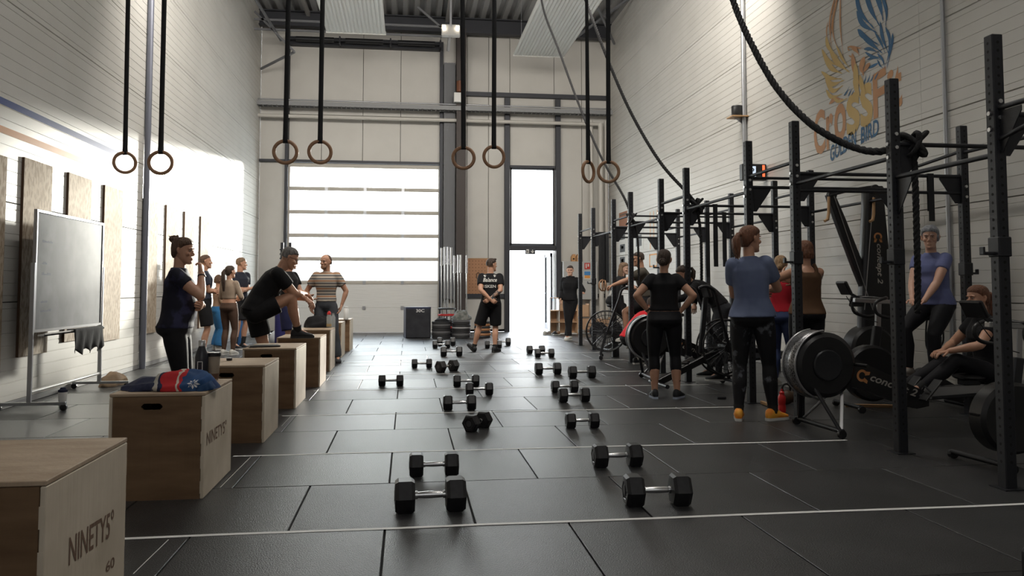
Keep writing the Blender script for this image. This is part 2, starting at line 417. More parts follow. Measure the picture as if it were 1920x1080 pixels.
# tall window over the door, and the open door leaf
win = MB().box2((XD0, 21.96, 2.38), (XD0+.05, 22.04, ZT)).box2((XD1-.05, 21.96, 2.38), (XD1, 22.04, ZT)).box2((XD0, 21.96, 2.38), (XD1, 22.04, 2.43)).box2((XD0, 21.96, ZT-.06), (XD1, 22.04, ZT)).build('window_1', M_dark, kind='structure')
MB().box2((XD0+.05, 22.0, 2.43), (XD1-.05, 22.006, ZT-.06)).build('glazing_pane', M_glass, win)
dl = MB()   # leaf swung outwards on the right jamb
dl.box2((XD1-.1, 22.05, .02), (XD1-.05, 22.13, 2.18)).box2((XD1-.1, 23.0, .02), (XD1-.05, 23.09, 2.18)).box2((XD1-.1, 22.05, 2.08), (XD1-.05, 23.09, 2.18)).box2((XD1-.1, 22.05, .02), (XD1-.05, 23.09, .2))
door = dl.build('door_2', M_dark, kind='structure')
MB().box2((XD1-.08, 22.13, .2), (XD1-.07, 23.0, 2.08)).build('glazing_pane', M_glass, door)
MB().cyl((XD1-.13, 22.95, 1.05), (XD1-.13, 22.85, 1.05), .012).cyl((XD1-.13, 22.95, 1.05), (XD1-.09, 22.95, 1.05), .012).build('door_handle', M_gal, door)
# ------------------------------------------------------------------ outdoors
M_yard = mat('pale_concrete_yard', (.5, .48, .45), .85, noise=(.6, (.58, .56, .52), .4, .6))
MB().box2((-45, YB+.16, -.25), (55, 120, -.02)).build('yard', M_yard, kind='structure', label='pale concrete yard outside the open door', cat=None)
# ------------------------------------------------------------------ people
def V(*a): return Vector(a)
def remeshed(mb, voxel, smooth_it=3):
    me = bpy.data.meshes.new('tmp'); me.from_pydata(mb.v, [], mb.f)
    b = bmesh.new(); b.from_mesh(me); bmesh.ops.recalc_face_normals(b, faces=b.faces); b.to_mesh(me); b.free()
    o = bpy.data.objects.new('tmp', me); C.objects.link(o)
    r = o.modifiers.new('r', 'REMESH'); r.mode = 'VOXEL'; r.voxel_size = voxel
    if smooth_it:
        s_ = o.modifiers.new('s', 'SMOOTH'); s_.iterations = smooth_it; s_.factor = .5
    dg = bpy.context.evaluated_depsgraph_get()
    out = bpy.data.meshes.new_from_object(o.evaluated_get(dg))
    bpy.data.objects.remove(o); bpy.data.meshes.remove(me)
    out.polygons.foreach_set('use_smooth', [True]*len(out.polygons))
    return out
def me_arrays(me): return [v.co.copy() for v in me.vertices], [tuple(p.vertices) for p in me.polygons]
def loft(mb, secs, n=16, e=2.0):
    "secs: (centre, ax, ay, rx, ry) rings joined; closed ends"
    vs = []; fs = []
    for c, ax, ay, rx, ry in secs:
        for k in range(n):
            a = 2*PI*k/n; ca, sa = math.cos(a), math.sin(a)
            ca = math.copysign(abs(ca)**(2/e), ca); sa = math.copysign(abs(sa)**(2/e), sa)
            vs.append(c+ax*(rx*ca)+ay*(ry*sa))
    for i in range(len(secs)-1):
        for k in range(n):
            k2 = (k+1) % n; fs.append((i*n+k, i*n+k2, (i+1)*n+k2, (i+1)*n+k))
    fs.append(tuple(range(n))[::-1]); fs.append(tuple((len(secs)-1)*n+k for k in range(n)))
    mb.add(vs, fs)
def limb(mb, a, b, rs, n=12, off=None, offv=None, cap0=True, cap1=True):
    "round tapered limb with rounded ends; off: bulge amounts along offv"
    d = b-a; L = d.length; u = d.normalized()
    x = u.cross(V(0, 0, 1))
    if x.length < .1: x = u.cross(V(1, 0, 0))
    x.normalize(); y = u.cross(x)
    secs = []; m = len(rs)-1
    if cap0:
        for t in (.95, .7, .35): secs.append((a-u*rs[0]*t, x, y, rs[0]*math.sqrt(1-t*t), rs[0]*math.sqrt(1-t*t)))
    for i, r_ in enumerate(rs):
        c = a+d*(i/m)
        if off: c = c+offv*off[i]
        secs.append((c, x, y, r_, r_))
    if cap1:
        for t in (.35, .7, .95): secs.append((b+u*rs[-1]*t, x, y, rs[-1]*math.sqrt(1-t*t), rs[-1]*math.sqrt(1-t*t)))
    loft(mb, secs, n)
def ik(a, tgt, l1, l2, pole):
    d = tgt-a; L = d.length
    if L > (l1+l2)*.995: tgt = a+d*((l1+l2)*.995/L); d = tgt-a; L = d.length
    if L < abs(l1-l2)+.01: L = abs(l1-l2)+.01
    u = d.normalized(); ca = (l1*l1+L*L-l2*l2)/(2*l1*L); ca = max(-1, min(1, ca))
    p = pole-u*pole.dot(u)
    if p.length < 1e-3: p = V(0, 0, 1)-u*u.z
    p.normalize()
    return a+u*(l1*ca)+p*(l1*math.sqrt(1-ca*ca)), tgt

def skin(tone):
    return {'light': mat('light_skin', (.60, .36, .26), .5, noise=(14, (.54, .30, .21), .35, .7)),
            'tan': mat('tanned_skin', (.52, .29, .19), .5, noise=(14, (.46, .24, .155), .35, .7)),
            'fair': mat('fair_skin', (.58, .37, .28), .5, noise=(14, (.50, .29, .21), .35, .7))}[tone]
def cloth_mat(name, col, col2=None, sc=4, r=.85, fold=.55):
    col2 = col2 or tuple(c*.8 for c in col)
    return mat(name, col, r, noise=(sc, col2, .42, .6), bump=((7, 7, 4.5), fold, 2), sheen=.1, spec=.25)
def pattern_mat(name, base, spot, sc, lo=.5, hi=.56):
    return mat(name, base, .75, noise=(sc, spot, lo, hi), bump=(6, .5, 2), spec=.3)
def stripe_mat(name, cols, period):
    m = bpy.data.materials.new(name); m.use_nodes = True; n = m.node_tree.nodes; l = m.node_tree.links; b = n['Principled BSDF']
    t = n.new('ShaderNodeTexCoord'); s = n.new('ShaderNodeSeparateXYZ'); d = n.new('ShaderNodeMath'); d.operation = 'DIVIDE'; d.inputs[1].default_value = period
    f = n.new('ShaderNodeMath'); f.operation = 'FRACT'; r = n.new('ShaderNodeValToRGB'); r.color_ramp.interpolation = 'CONSTANT'
    l.new(t.outputs['Object'], s.inputs[0]); l.new(s.outputs['Z'], d.inputs[0]); l.new(d.outputs[0], f.inputs[0]); l.new(f.outputs[0], r.inputs[0]); l.new(r.outputs[0], b.inputs['Base Color'])
    for i, (p, c) in enumerate(cols):
        e = r.color_ramp.elements[i] if i < 2 else r.color_ramp.elements.new(p)
        e.position = p; e.color = (*c, 1)
    b.inputs['Roughness'].default_value = .85
    return m

def hand_mesh(mb, wrist, d, pn, side, curl=.35, spread=.12, k=1.0):
    """wrist point, d = direction of the hand, pn = palm normal (side the fingers curl to), side=+1 when the thumb points along d x pn"""
    d = d.normalized(); pn = (pn-d*pn.dot(d)).normalized(); x = d.cross(pn)*side   # x = thumb side
    W = .040*k
    loft(mb, [(wrist-d*.02, x, pn, .024*k, .018*k), (wrist+d*.015*k, x, pn, .029*k, .017*k), (wrist+d*.05*k, x, pn, W, .015*k), (wrist+d*.085*k+x*.002, x, pn, W+.002, .013*k), (wrist+d*.098*k, x, pn, W*.9, .009*k)], 12, 2.6)
    for i, (ln, o) in enumerate(((.070, .75), (.078, .26), (.072, -.25), (.056, -.72))):
        base = wrist+d*(.088-.006*abs(o))*k+x*(W*.92*o)
        dr = (d+x*(spread*o)).normalized(); a = curl*(.7+.12*i); p = base-dr*.012; r0 = (.0092, .0095, .009, .008)[i]*k
        pts = [p]; q = base
        ang = 0
        for s_, fr in enumerate((.45, .30, .25)):
            ang += a*(1, 1.25, .9)[s_]
            dd = dr*math.cos(ang)+pn*math.sin(ang)
            q = q+dd*(ln*fr*k); pts.append(q)
        mb.tube([pts[0], pts[1], (pts[1]+pts[2])/2, pts[2], pts[3]-(pts[3]-pts[2])*.25, pts[3]], [r0, r0, r0*.93, r0*.93, r0*.85, r0*.45], 8)
    tb = wrist+d*.022*k+x*.022*k
    t1 = tb+(d*.55+x*.75+pn*.25).normalized()*.036*k; t2 = t1+(d*.85+x*.38+pn*(.25+curl*.4)).normalized()*.03*k; t3 = t2+(d*.95+x*.05+pn*(.3+curl*.6)).normalized()*.025*k
    mb.tube([tb, t1, t2, t3-(t3-t2)*.25, t3], [.0135*k, .0115*k, .0105*k, .009*k, .005*k], 8)

def head_mesh(mb, c, M, fem):
    "c = head centre, M columns = right, forward, up; head 0.225 tall"
    X, Yv, Z = M
    secs = []
    #  z, half width, front, back
    prof = [(-.118, .016, .076, -.045), (-.112, .030, .088, -.02), (-.100, .042, .091, -.0), (-.082, .053, .088, .03), (-.06, .0605, .087, .058), (-.035, .066, .086, .076), (-.01, .0705, .084, .086), (.01, .0725, .082, .091), (.035, .0735, .088, .094), (.06, .072, .086, .092), (.083, .064, .074, .083), (.1, .05, .055, .066), (.112, .031, .032, .043), (.117, .012, .012, .02)]
    for z, w_, fr, bk in prof:
        secs.append((c+Z*z+Yv*((fr-bk)/2), X, Yv, w_*(.95 if fem else 1), (fr+bk)/2))
    loft(mb, secs, 20, 2.15)
    q = lambda x, y, z: c+X*x+Yv*y+Z*z
    mb.tube([q(0, .083, .012), q(0, .094, -.008), q(0, .105, -.026), q(0, .098, -.036)], [.0075, .0095, .0125, .008], 8)      # nose
    for s_ in (-1, 1):
        mb.sph(q(.0115*s_, .093, -.032), .0085, 8, 6)                                                                # nostril wings
        mb.tube([q(.010*s_, .090, .024), q(.03*s_, .088, .029), q(.052*s_, .074, .022)], [.0045, .0055, .004], 8)             # brow ridge
        mb.sph(q(.043*s_, .066, -.022), (.021, .018, .02), 10, 8)                                                    # cheekbone
        # ear
        e = q(.0755*s_, -.008, -.004)
        mb.tube([e-Z*.028+Yv*.004, e-Z*.012+X*.006*s_, e+Z*.012+X*.010*s_-Yv*.006, e+Z*.028+X*.008*s_-Yv*.004, e+Z*.024+Yv*.008], [.006, .010, .012, .009, .005], 8, flat=1)
    mb.tube([q(-.021, .084, -.0655), q(-.008, .0925, -.062), q(.008, .0925, -.062), q(.021, .084, -.0655)], [.004, .0065, .0065, .004], 8)  # upper lip
    mb.tube([q(-.018, .085, -.069), q(0, .0925, -.0735), q(.018, .085, -.069)], [.004, .0075, .004], 8)   # lower lip
    mb.sph(q(0, .083, -.1), (.019, .014, .014), 10, 8)                                                     # chin

class Man: pass
def person(label, loc, face, h=1.75, sex='f', bulk=1.0, belly=0.0, pelvis=(0, 0, None), lean=0, side=0, twist=0, head=(0, 0, 0),
           feet=(((-.1, 0, 0), 0, 0), ((.1, 0, 0), 0, 0)), knees=(None, None), hands=(None, None), elbows=(None, None), palms=(None, None), curl=.35,
           tone='light', top=None, bottom=None, shoes=None, hair=None, far=False, group=None, extras=None, cuff=None, tattoo=None, uarm=None):
    """built in a unit frame: 1.75 m tall, facing +Y, right hand at +X; index 0 = left limb, 1 = right"""
    S = h/1.75; fem = sex == 'f'
    root = thing('person', label, 'person', loc, R(face), group); root.scale = (S, S, S)
    B = bulk; vox = .013 if far else .0105
    pz = pelvis[2] if pelvis[2] is not None else .925
    Pv = V(pelvis[0], pelvis[1], pz)
    tw = R(twist); sd_ = R(side)
    def frame(k):     # k = share of the bend
        l_ = R(lean)*k
        M = Matrix.Rotation(tw*min(k, 1), 3, 'Z') @ Matrix.Rotation(sd_*k, 3, 'Y') @ Matrix.Rotation(-l_, 3, 'X')
        return M @ V(1, 0, 0), M @ V(0, 1, 0), M @ V(0, 0, 1)
    f0, f1, f2, f3 = frame(.35), frame(.75), frame(1.0), frame(1.1)
    c0 = Pv; c1 = c0+f0[2]*.10; c2 = c1+f1[2]*.14; c3 = c2+f2[2]*.15; c4 = c3+f3[2]*.12      # hips, waist, ribs, armpits, shoulder line
    nb = c4+f3[2]*.045
    sw = (.158 if fem else .185)*(.92+.08*B)
    hw = (.172 if fem else .158)*B; ww = (.128 if fem else .145)*B; cw = (.150 if fem else .172)*(.6+.4*B)
    def torso(mb, inf=0, z0=0.0, z1=1.0, flare=0.0):
        "torso rings between fractions z0..z1 (0 crotch, 1 neck base)"
        rings = [(-.085, c0-f0[2]*.085, f0, hw*.72, .085*B, 0), (-.04, c0-f0[2]*.04, f0, hw*.98, .118*B, -.012 if fem else -.008), (.0, c0, f0, hw, .125*B, -.014 if fem else -.008), (.06, c0+f0[2]*.06, f0, hw*.95, .112*B, 0),
                 (.10, c1, f0, (hw+ww)/2, .102*B+belly*.6, belly*.5), (.17, c1+f1[2]*.07, f1, ww, .095*B+belly, belly*.8), (.24, c2, f1, ww*1.02, .098*B+belly*.8, belly*.6+.004),
                 (.31, c2+f2[2]*.07, f2, cw*.94, .108*(.6+.4*B)+belly*.3, .008+belly*.2), (.36, c2+f2[2]*.12, f2, cw, .118*(.6+.4*B) if fem else .112*(.6+.4*B), .018 if fem else .008), (.42, c3+f3[2]*.03, f3, cw*1.0, .112*(.6+.4*B), .010),
                 (.47, c3+f3[2]*.08, f3, sw*.84, .088, .0), (.505, c4+f3[2]*.002, f3, sw*.54, .066, -.008), (.53, c4+f3[2]*.028, f3, sw*.36, .054, -.008)]
        zs = [r_[0] for r_ in rings]
        out = []
        for r_ in rings:
            if z0-.001 <= r_[0] <= z1+.001:
                fl = flare*max(0, (.17-r_[0])/.25)
                out.append((r_[1]+r_[2][1]*r_[5], r_[2][0], r_[2][1], r_[3]+inf+fl, r_[4]+inf+fl))
        loft(mb, out, 20, 2.25)
    sh = [c4-f3[0]*sw*.92-f3[2]*.036, c4+f3[0]*sw*.92-f3[2]*.036]
    hp = [c0-f0[0]*.088*B-V(0, 0, .02), c0+f0[0]*.088*B-V(0, 0, .02)]
    UA, FA, TH, SH = .285, .25, .422, .410
    els, wrs, kns, ans = [], [], [], []
    for i in (0, 1):
        sg = -1 if i == 0 else 1
        t = hands[i] if hands[i] is not None else (sg*(sw+.09), .03, pz-.10)
        pole = V(*(elbows[i] if elbows[i] is not None else (sg*.6, -.8, -.2)))
        e, w_ = ik(sh[i], V(*t), UA, FA, pole); els.append(e); wrs.append(w_)
        ft, toe, lift = feet[i]
        an = V(*ft)+V(0, 0, .085)+V(-math.sin(R(toe)), math.cos(R(toe)), 0)*0
        if lift: an = an+V(0, 0, .0)+Matrix.Rotation(R(-toe) if 0 else 0, 3, 'Z') @ V(0, 0, math.sin(R(lift))*.15)
        pole = V(*(knees[i] if knees[i] is not None else (sg*.12, 1, 0)))
        k_, a_ = ik(hp[i], an, TH, SH, pole); kns.append(k_); ans.append(a_)
    fM = frame(1.1)
    # ---- neck, head
    hy, hp_, hr = head
    Mh = Matrix.Rotation(tw, 3, 'Z') @ Matrix.Rotation(R(hy), 3, 'Z') @ Matrix.Rotation(R(hr), 3, 'Y') @ Matrix.Rotation(-R(hp_), 3, 'X')
    HX, HY, HZ = Mh @ V(1, 0, 0), Mh @ V(0, 1, 0), Mh @ V(0, 0, 1)
    nd = (fM[2]*1.2+V(0, 0, .9)+HY*.25).normalized()
    hc = nb+nd*.052+HZ*.100+HY*.012
    # ---- body mesh
    mb = MB(); torso(mb)
    limb(mb, c4-f3[2]*.02, hc-HZ*.06-HY*.02, [.058, .052 if fem else .058, .052 if fem else .06], 14)
    am = 1.0 if fem else 1.1; am *= (.45+.55*B); lm = (.6+.4*B)
    for i in (0, 1):
        limb(mb, sh[i], els[i], [.050*am, .049*am, .045*am, .038*am])
        limb(mb, els[i], wrs[i], [.037*am, .041*am, .036*am, .029*am, .026*am])
        kf = (kns[i]-(hp[i]+ans[i])/2); kf = kf.normalized() if kf.length > .02 else V(0, 1, 0)
        limb(mb, hp[i], kns[i], [.088*lm, .088*lm, .078*lm, .066*lm, .055*lm], 14)
        limb(mb, kns[i], ans[i], [.054*lm, .057*lm, .058*lm, .050*lm, .040*lm, .034*lm], 14, [0, -.008, -.016, -.01, -.002, 0], kf)
        td = V(-math.sin(R(feet[i][1])), math.cos(R(feet[i][1])), 0)
        limb(mb, ans[i], ans[i]+td*.10-V(0, 0, .045), [.036, .034, .028], 10)
    body = remeshed(mb, vox, 4)
    bv, bf = me_arrays(body); bpy.data.meshes.remove(body)
    mh = MB(); head_mesh(mh, hc, (HX, HY, HZ), fem)
    limb(mh, nb+(hc-nb)*.25, hc-HZ*.05-HY*.018, [.050 if fem else .057, .050 if fem else .057], 14)
    hm = remeshed(mh, .0062 if far else .0048, 2); hv, hf = me_arrays(hm); bpy.data.meshes.remove(hm)
    allb = MB(); allb.add(bv, bf); allb.add(hv, hf)
    for i in (0, 1):
        pn = V(*(palms[i] if palms[i] is not None else (1 if i == 0 else -1, 0, 0)))
        d = (wrs[i]-els[i]).normalized()
        if curl_dir := (extras or {}).get('hand_dir%d' % i): d = V(*curl_dir).normalized()
        dn = d.normalized(); pp = (pn-dn*pn.dot(dn)).normalized()
        # thumb side: left palm facing right (+x), pointing down -> thumb forward
        s_ = 1 if i == 0 else -1
        hm_ = MB(); hand_mesh(hm_, wrs[i], d, pn, s_, curl, k=(.93 if fem else 1.04)); allb.add(hm_.v, hm_.f)
    bm_ = allb.mesh('body', [skin(tone)], smooth=0, fix=False)
    bm_.polygons.foreach_set('use_smooth', [True]*len(bm_.polygons))
    if tattoo is not None:
        bm_.materials.append(mat('tattooed_skin', (.40, .24, .17), .5, noise=(22, (.05, .055, .06), .47, .53)))
        a_, b_ = (sh[tattoo], els[tattoo])
        if (extras or {}).get('tattoo_fore'): a_, b_ = els[tattoo], wrs[tattoo]
        ab = b_-a_
        mi = [0]*len(bm_.polygons)
        for p in bm_.polygons:
            c_ = p.center; t = (c_-a_).dot(ab)/ab.length_squared
            if .1 < t < .95 and (c_-(a_+ab*t)).length < .075: mi[p.index] = 1
        bm_.polygons.foreach_set('material_index', mi)
    link('body', bm_, root)
    q = lambda x, y, z: hc+HX*x+HY*y+HZ*z
    # ---- eyes, brows
    M_eye = mat('eye_white', (.32, .30, .28), .35); M_iris = mat('dark_iris', (.03, .02, .015), .2)
    for s_ in (-1, 1):
        e = MB().sph(q(.031*s_, .0775, .008), (.0112, .0100, .0048), 10, 8, Matrix((HX, HY, HZ)).transposed()); e.cur = 1
        e.sph(q(.031*s_, .0860, .008), (.0052, .0035, .0050), 8, 6, Matrix((HX, HY, HZ)).transposed()); e.build('eye', [M_eye, M_iris], root, smooth=60)
    hcol = {'brown': (.085, .045, .026), 'darkbrown': (.034, .020, .013), 'black': (.010, .008, .008), 'grey': (.22, .23, .25), 'blond': (.30, .19, .10), 'auburn': (.13, .052, .026), 'steel': (.12, .115, .11), 'ash': (.16, .10, .06)}
    st_, hc_ = hair
    M_hair = mat(hc_+'_hair', hcol[hc_], .55, noise=((60, 60, 14), tuple(c*2.0 for c in hcol[hc_]), .45, .8), bump=((90, 90, 20), .8, 4))
    for s_ in (-1, 1):
        MB().tube([q(.014*s_, .0915, .026), q(.03*s_, .0925, .031), q(.047*s_, .083, .026)], [.0022, .0034, .0015], 6).build('eyebrow', M_hair, root)
    # ---- hair
    hb = MB(); MH = Matrix((HX, HY, HZ)).transposed()
    def cap(thk, back=-.02, low=0.0, front=0.0):
        secs = []
        prof = [(-.075, .030, -.04, .075), (-.045, .060, -.03, .088), (-.015, .070, .006, .094), (.015, .074, .022, .099), (.04, .075, .052, .101), (.062, .0735, .078, .099), (.083, .066, .075, .09), (.1, .052, .058, .072), (.113, .033, .034, .047), (.119, .012, .013, .02)]
        for z, w_, fr, bk in prof:
            if z < low: continue
            fr += front
            zz = z+thk*max(0, z)/.12
            secs.append((q(0, (fr-bk)/2, zz), HX, HY, w_+thk, (fr+bk)/2+thk))
        loft(hb, secs, 20, 2.15)
    def ruffle(n, r, spread_, zr=(0, .12)):
        rr = random.Random(hash(label) % 1000 if 0 else len(label))
        for _ in range(n):
            a = rr.uniform(0, 2*PI); z = rr.uniform(*zr); rad = .075*math.sqrt(max(.05, 1-(z/.13)**2))
            x, y = math.sin(a)*rad, math.cos(a)*rad*1.15-.015
            if y > .03 and z < .07: continue
            hb.sph(q(x, y, z), (r, r, r), 6, 5)
    if st_ == 'short': cap(.006, low=-.03)
    elif st_ == 'buzz': cap(.002, low=-.03)
    elif st_ == 'bald': cap(.0015, low=-.045, front=-.035)
    elif st_ == 'quiff': cap(.008, low=-.03); [hb.sph(q(x, .06-abs(x)*.25, .108), (.022, .03, .02), 8, 6, MH) for x in (-.035, -.01, .015, .04)]
    elif st_ == 'pixie': cap(.012, low=-.05); ruffle(60, .017, .0, (-.03, .125))
    elif st_ == 'bob': cap(.010, low=-.09); [hb.tube([q(x, y, .03), q(x*1.1, y*1.05, -.03), q(x*1.05, y, -.085)], [.02, .024, .014], 8) for x, y in ((-.07, .0), (.07, .0), (-.06, -.05), (.06, -.05), (-.03, -.085), (.03, -.085), (0, -.09))]
    elif st_ == 'curly': cap(.012, low=-.06); ruffle(110, .022, 0, (-.04, .13))
    elif st_ in ('ponytail', 'longpony', 'bun', 'lowbun'):
        cap(.008, low=-.075)
        tie = q(0, -.105, .035) if st_ != 'lowbun' else q(0, -.10, -.04)
        if st_ == 'bun':
            bc = q(0, -.098, .098); hb.sph(bc, (.042, .042, .036), 12, 9)
            hb.torus(bc, .028, .018, 18, 8, 'z')
            rr = random.Random(3)
            for _ in range(16):
                a = rr.uniform(0, 6.28); d_ = V(math.cos(a), math.sin(a), rr.uniform(.2, 1.2)).normalized()
                hb.tube([bc, bc+d_*.05, bc+d_*rr.uniform(.065, .085)+V(0, 0, -.006)], [.007, .004, .001], 5)
        elif st_ == 'lowbun':
            hb.sph(tie-HZ*.005, (.04, .04, .045), 12, 9); hb.torus(tie-HY*.012, .028, .016, 18, 8, 'y')
        else:
            L = .22 if st_ == 'ponytail' else .42
            bk = -fM[1]
            for o_, r_ in (((0, 0), .030), ((.018, .0), .022), ((-.018, 0), .022), ((.006, -.014), .02), ((-.01, .012), .02)):
                p0 = tie+HX*o_[0]*.5+HZ*o_[1]*.5
                hb.tube([p0+HY*.02, p0-HY*.03, p0-HY*.055-V(0, 0, .05)+HX*o_[0], p0-HY*.05-V(0, 0, L*.55)+HX*o_[0]*1.3, p0-HY*.035-V(0, 0, L)+HX*o_[0]],
                        [r_*.5, r_*.7, r_*1.05, r_, r_*.15], 8)
            hb.torus(tie-HY*.012, .017, .008, 14, 6, 'y')
    elif st_ == 'long':
        cap(.010, low=-.075)
        for k in range(9):
            a = R(100+k*20); x, y = math.cos(a-PI/2)*0, 0
            an_ = R(-80+k*20); x = math.sin(an_)*.075; y = -math.cos(an_)*.085
            hb.tube([q(x, y, .04), q(x*1.15, y*1.15, -.05), q(x*1.15, y*1.2, -.05)-V(0, 0, .14), q(x*.9, y*1.1, -.05)-V(0, 0, .22)], [.02, .027, .026, .006], 8)
    if st_ in ('pixie', 'curly', 'bun', 'bob'): hme = remeshed(hb, .006, 1); ho = link('hair', hme, root); hme.materials.append(M_hair)
    else: ho = hb.build('hair', M_hair, root, smooth=60)
    J = Man(); J.__dict__.update(locals())
    if extras and extras.get('glasses'):
        g = MB()
        for s_ in (-1, 1):
            pts = [q(.031*s_+.022*math.cos(a), .099, .006+.016*math.sin(a)) for a in [2*PI*k/12 for k in range(12)]]; g.tube(pts, .002, 6, closed=True)
            g.tube([q(.053*s_, .098, .01), q(.075*s_, .06, .01), q(.078*s_, -.01, .006)], .002, 6)
        g.tube([q(-.01, .1, .01), q(.01, .1, .01)], .002, 6); g.build('glasses', mat('black_plastic', (.015, .015, .015), .35), root)
    if extras and extras.get('beard'):
        bb = MB(); secs = []
        for z, w_, fr, bk in [(-.122, .018, .075, .0), (-.112, .036, .092, -.03), (-.095, .049, .0955, -.03), (-.075, .058, .086, -.028), (-.05, .065, .06, -.02), (-.02, .070, .03, .0)]:
            secs.append((q(0, (fr-bk)/2, z), HX, HY, w_+.002, (fr+bk)/2))
        loft(bb, secs, 18, 2.1); bb.build('beard', mat('short_beard', tuple(c*1.2 for c in hcol[hc_]), .8, noise=(120, tuple(c*4 for c in hcol[hc_]), .4, .7)), root, smooth=60)
    # ---- top garment
    if top:
        kind, m_ = top[0], top[1]
        tb = MB(); hem = top[2] if len(top) > 2 else .02
        inf = {'tee': .017, 'tank': .012, 'hoodie': .03, 'fitted': .011, 'crop': .011, 'longsleeve': .012}[kind]
        torso(tb, inf, hem, .51 if kind != 'tank' else .475, flare=.02 if kind in ('tee', 'hoodie') else .004)
        if kind != 'tank':
            fr = {'tee': .62, 'fitted': .45, 'crop': 1, 'longsleeve': 1, 'hoodie': 1}[kind]
            si = {'tee': .021, 'fitted': .012, 'crop': .009, 'longsleeve': .009, 'hoodie': .022}[kind]
            for i in (0, 1):
                a_, b_ = sh[i], els[i]
                if fr < 1: limb(tb, a_+(c4-a_)*.05, a_+(b_-a_)*fr, [.058*am+si*.8, .054*am+si, .047*am+si], 14, cap1=False)
                else:
                    limb(tb, a_+(c4-a_)*.05, b_, [.056*am+si, .049*am+si, .046*am+si, .040*am+si], 14)
                    limb(tb, b_, b_+(wrs[i]-b_)*.97, [.040*am+si, .043*am+si, .037*am+si, .030*am+si*.8], 14, cap1=False)
        else:
            for i in (0, 1):
                sg = -1 if i == 0 else 1
                s0 = c4+f3[0]*sg*sw*.55; tb.tube([c3+f3[0]*sg*cw*.62+f3[1]*.1, s0+f3[1]*.045+f3[2]*.03, s0+f3[2]*.045-f3[1]*.02, s0-f3[1]*.07, c3+f3[0]*sg*cw*.6-f3[1]*.085], .022, 8)
        if kind == 'hoodie':
            tb.tube([c4-f3[1]*.02+f3[2]*.04+f3[0]*.085*math.cos(a)+f3[1]*.075*math.sin(a) for a in [2*PI*k/14 for k in range(14)]], .03, 8, closed=True)
        elif kind in ('tee', 'fitted', 'longsleeve', 'crop'):
            loft(tb, [(c4-f3[2]*.035, f3[0], f3[1], sw*.92, .085), (c4+f3[2]*.004, f3[0], f3[1], sw*.64, .080), (c4+f3[2]*.03-f3[1]*.004, f3[0], f3[1], sw*.47, .074), (c4+f3[2]*.040-f3[1]*.004, f3[0], f3[1], .070, .066)], 20)
        sm = remeshed(tb, .011 if not far else .014, 3); sm.materials.append(m_)
        link({'tee': 'shirt', 'fitted': 'shirt', 'tank': 'tank_top', 'hoodie': 'hoodie', 'crop': 'crop_top', 'longsleeve': 'shirt'}[kind], sm, root)
    if bottom:
        kind, m_ = bottom[0], bottom[1]
        tb = MB(); wz = bottom[2] if len(bottom) > 2 else .11
        inf = {'leggings': .008, 'trousers': .016, 'shorts': .017, 'joggers': .02, 'capri': .008, 'wide': .03}[kind]
        torso(tb, inf, -.2, wz)
        for i in (0, 1):
            kf = (kns[i]-(hp[i]+ans[i])/2); kf = kf.normalized() if kf.length > .02 else V(0, 1, 0)
            if kind == 'shorts':
                ln = bottom[3] if len(bottom) > 3 else .78
                limb(tb, hp[i], hp[i]+(kns[i]-hp[i])*ln, [.092*lm+inf, .094*lm+inf, .088*lm+inf*1.4, .082*lm+inf*1.7], 16, cap1=False)
            else:
                limb(tb, hp[i], kns[i], [.088*lm+inf, .088*lm+inf, .078*lm+inf, .066*lm+inf, .055*lm+inf], 16)
                e_ = .74 if kind == 'capri' else .97
                x1 = {'joggers': .008, 'trousers': .016, 'wide': .045}.get(kind, 0)
                limb(tb, kns[i], kns[i]+(ans[i]-kns[i])*e_, [.054*lm+inf, .057*lm+inf, .058*lm+inf, .050*lm+inf+x1*.5, .040*lm+inf+x1, (.04 if kind == 'capri' else .034)*lm+inf+x1], 16, [0, -.008, -.016, -.01, -.002, 0], kf, cap1=False)
        sm = remeshed(tb, .011 if not far else .014, 3); sm.materials.append(m_)
        link('shorts' if kind == 'shorts' else ('leggings' if kind in ('leggings', 'capri') else 'trousers'), sm, root)
    # ---- shoes
    sm_, sole_, sock = shoes
    for i in (0, 1):
        ft, toe, lift = feet[i]; a_ = ans[i]
        Mt = Matrix.Rotation(R(toe), 3, 'Z') @ Matrix.Rotation(-R(lift), 3, 'X')
        X_, D_, U_ = Mt @ V(1, 0, 0), Mt @ V(0, 1, 0), Mt @ V(0, 0, 1)
        o_ = a_-U_*.085
        g = lambda y, z: o_+D_*y+U_*z
        s1 = MB(); loft(s1, [(g(-.078, .045), X_, U_, .012, .02), (g(-.068, .055), X_, U_, .030, .042), (g(-.035, .062), X_, U_, .038, .052), (g(.0, .062), X_, U_, .040, .052), (g(.04, .053), X_, U_, .042, .042), (g(.08, .042), X_, U_, .046, .031), (g(.12, .036), X_, U_, .048, .024), (g(.155, .03), X_, U_, .040, .019), (g(.178, .026), X_, U_, .020, .012)], 14, 2.5)
        shoe = s1.build('shoe', sm_, root, smooth=60)
        s2 = MB(); out = [(-.082, 0), (-.075, .026), (-.04, .034), (.02, .035), (.08, .044), (.13, .046), (.165, .036), (.184, .014), (.186, 0)]
        poly = [(y, x) for y, x in out]+[(y, -x) for y, x in out[-2:0:-1]]
        s2.prism(poly, .0, .024, lambda u_, v_, w__: o_+D_*u_+X_*v_+U_*w__)
        s2.build('sole', sole_, shoe)
        if sock:
            k_ = MB(); dd = (kns[i]-a_).normalized(); limb(k_, a_-dd*.01, a_+dd*sock[1], [.041*lm, .0395*lm+.004, .045*lm+.003], 12, cap1=False); k_.build('sock', sock[0], root, smooth=60)
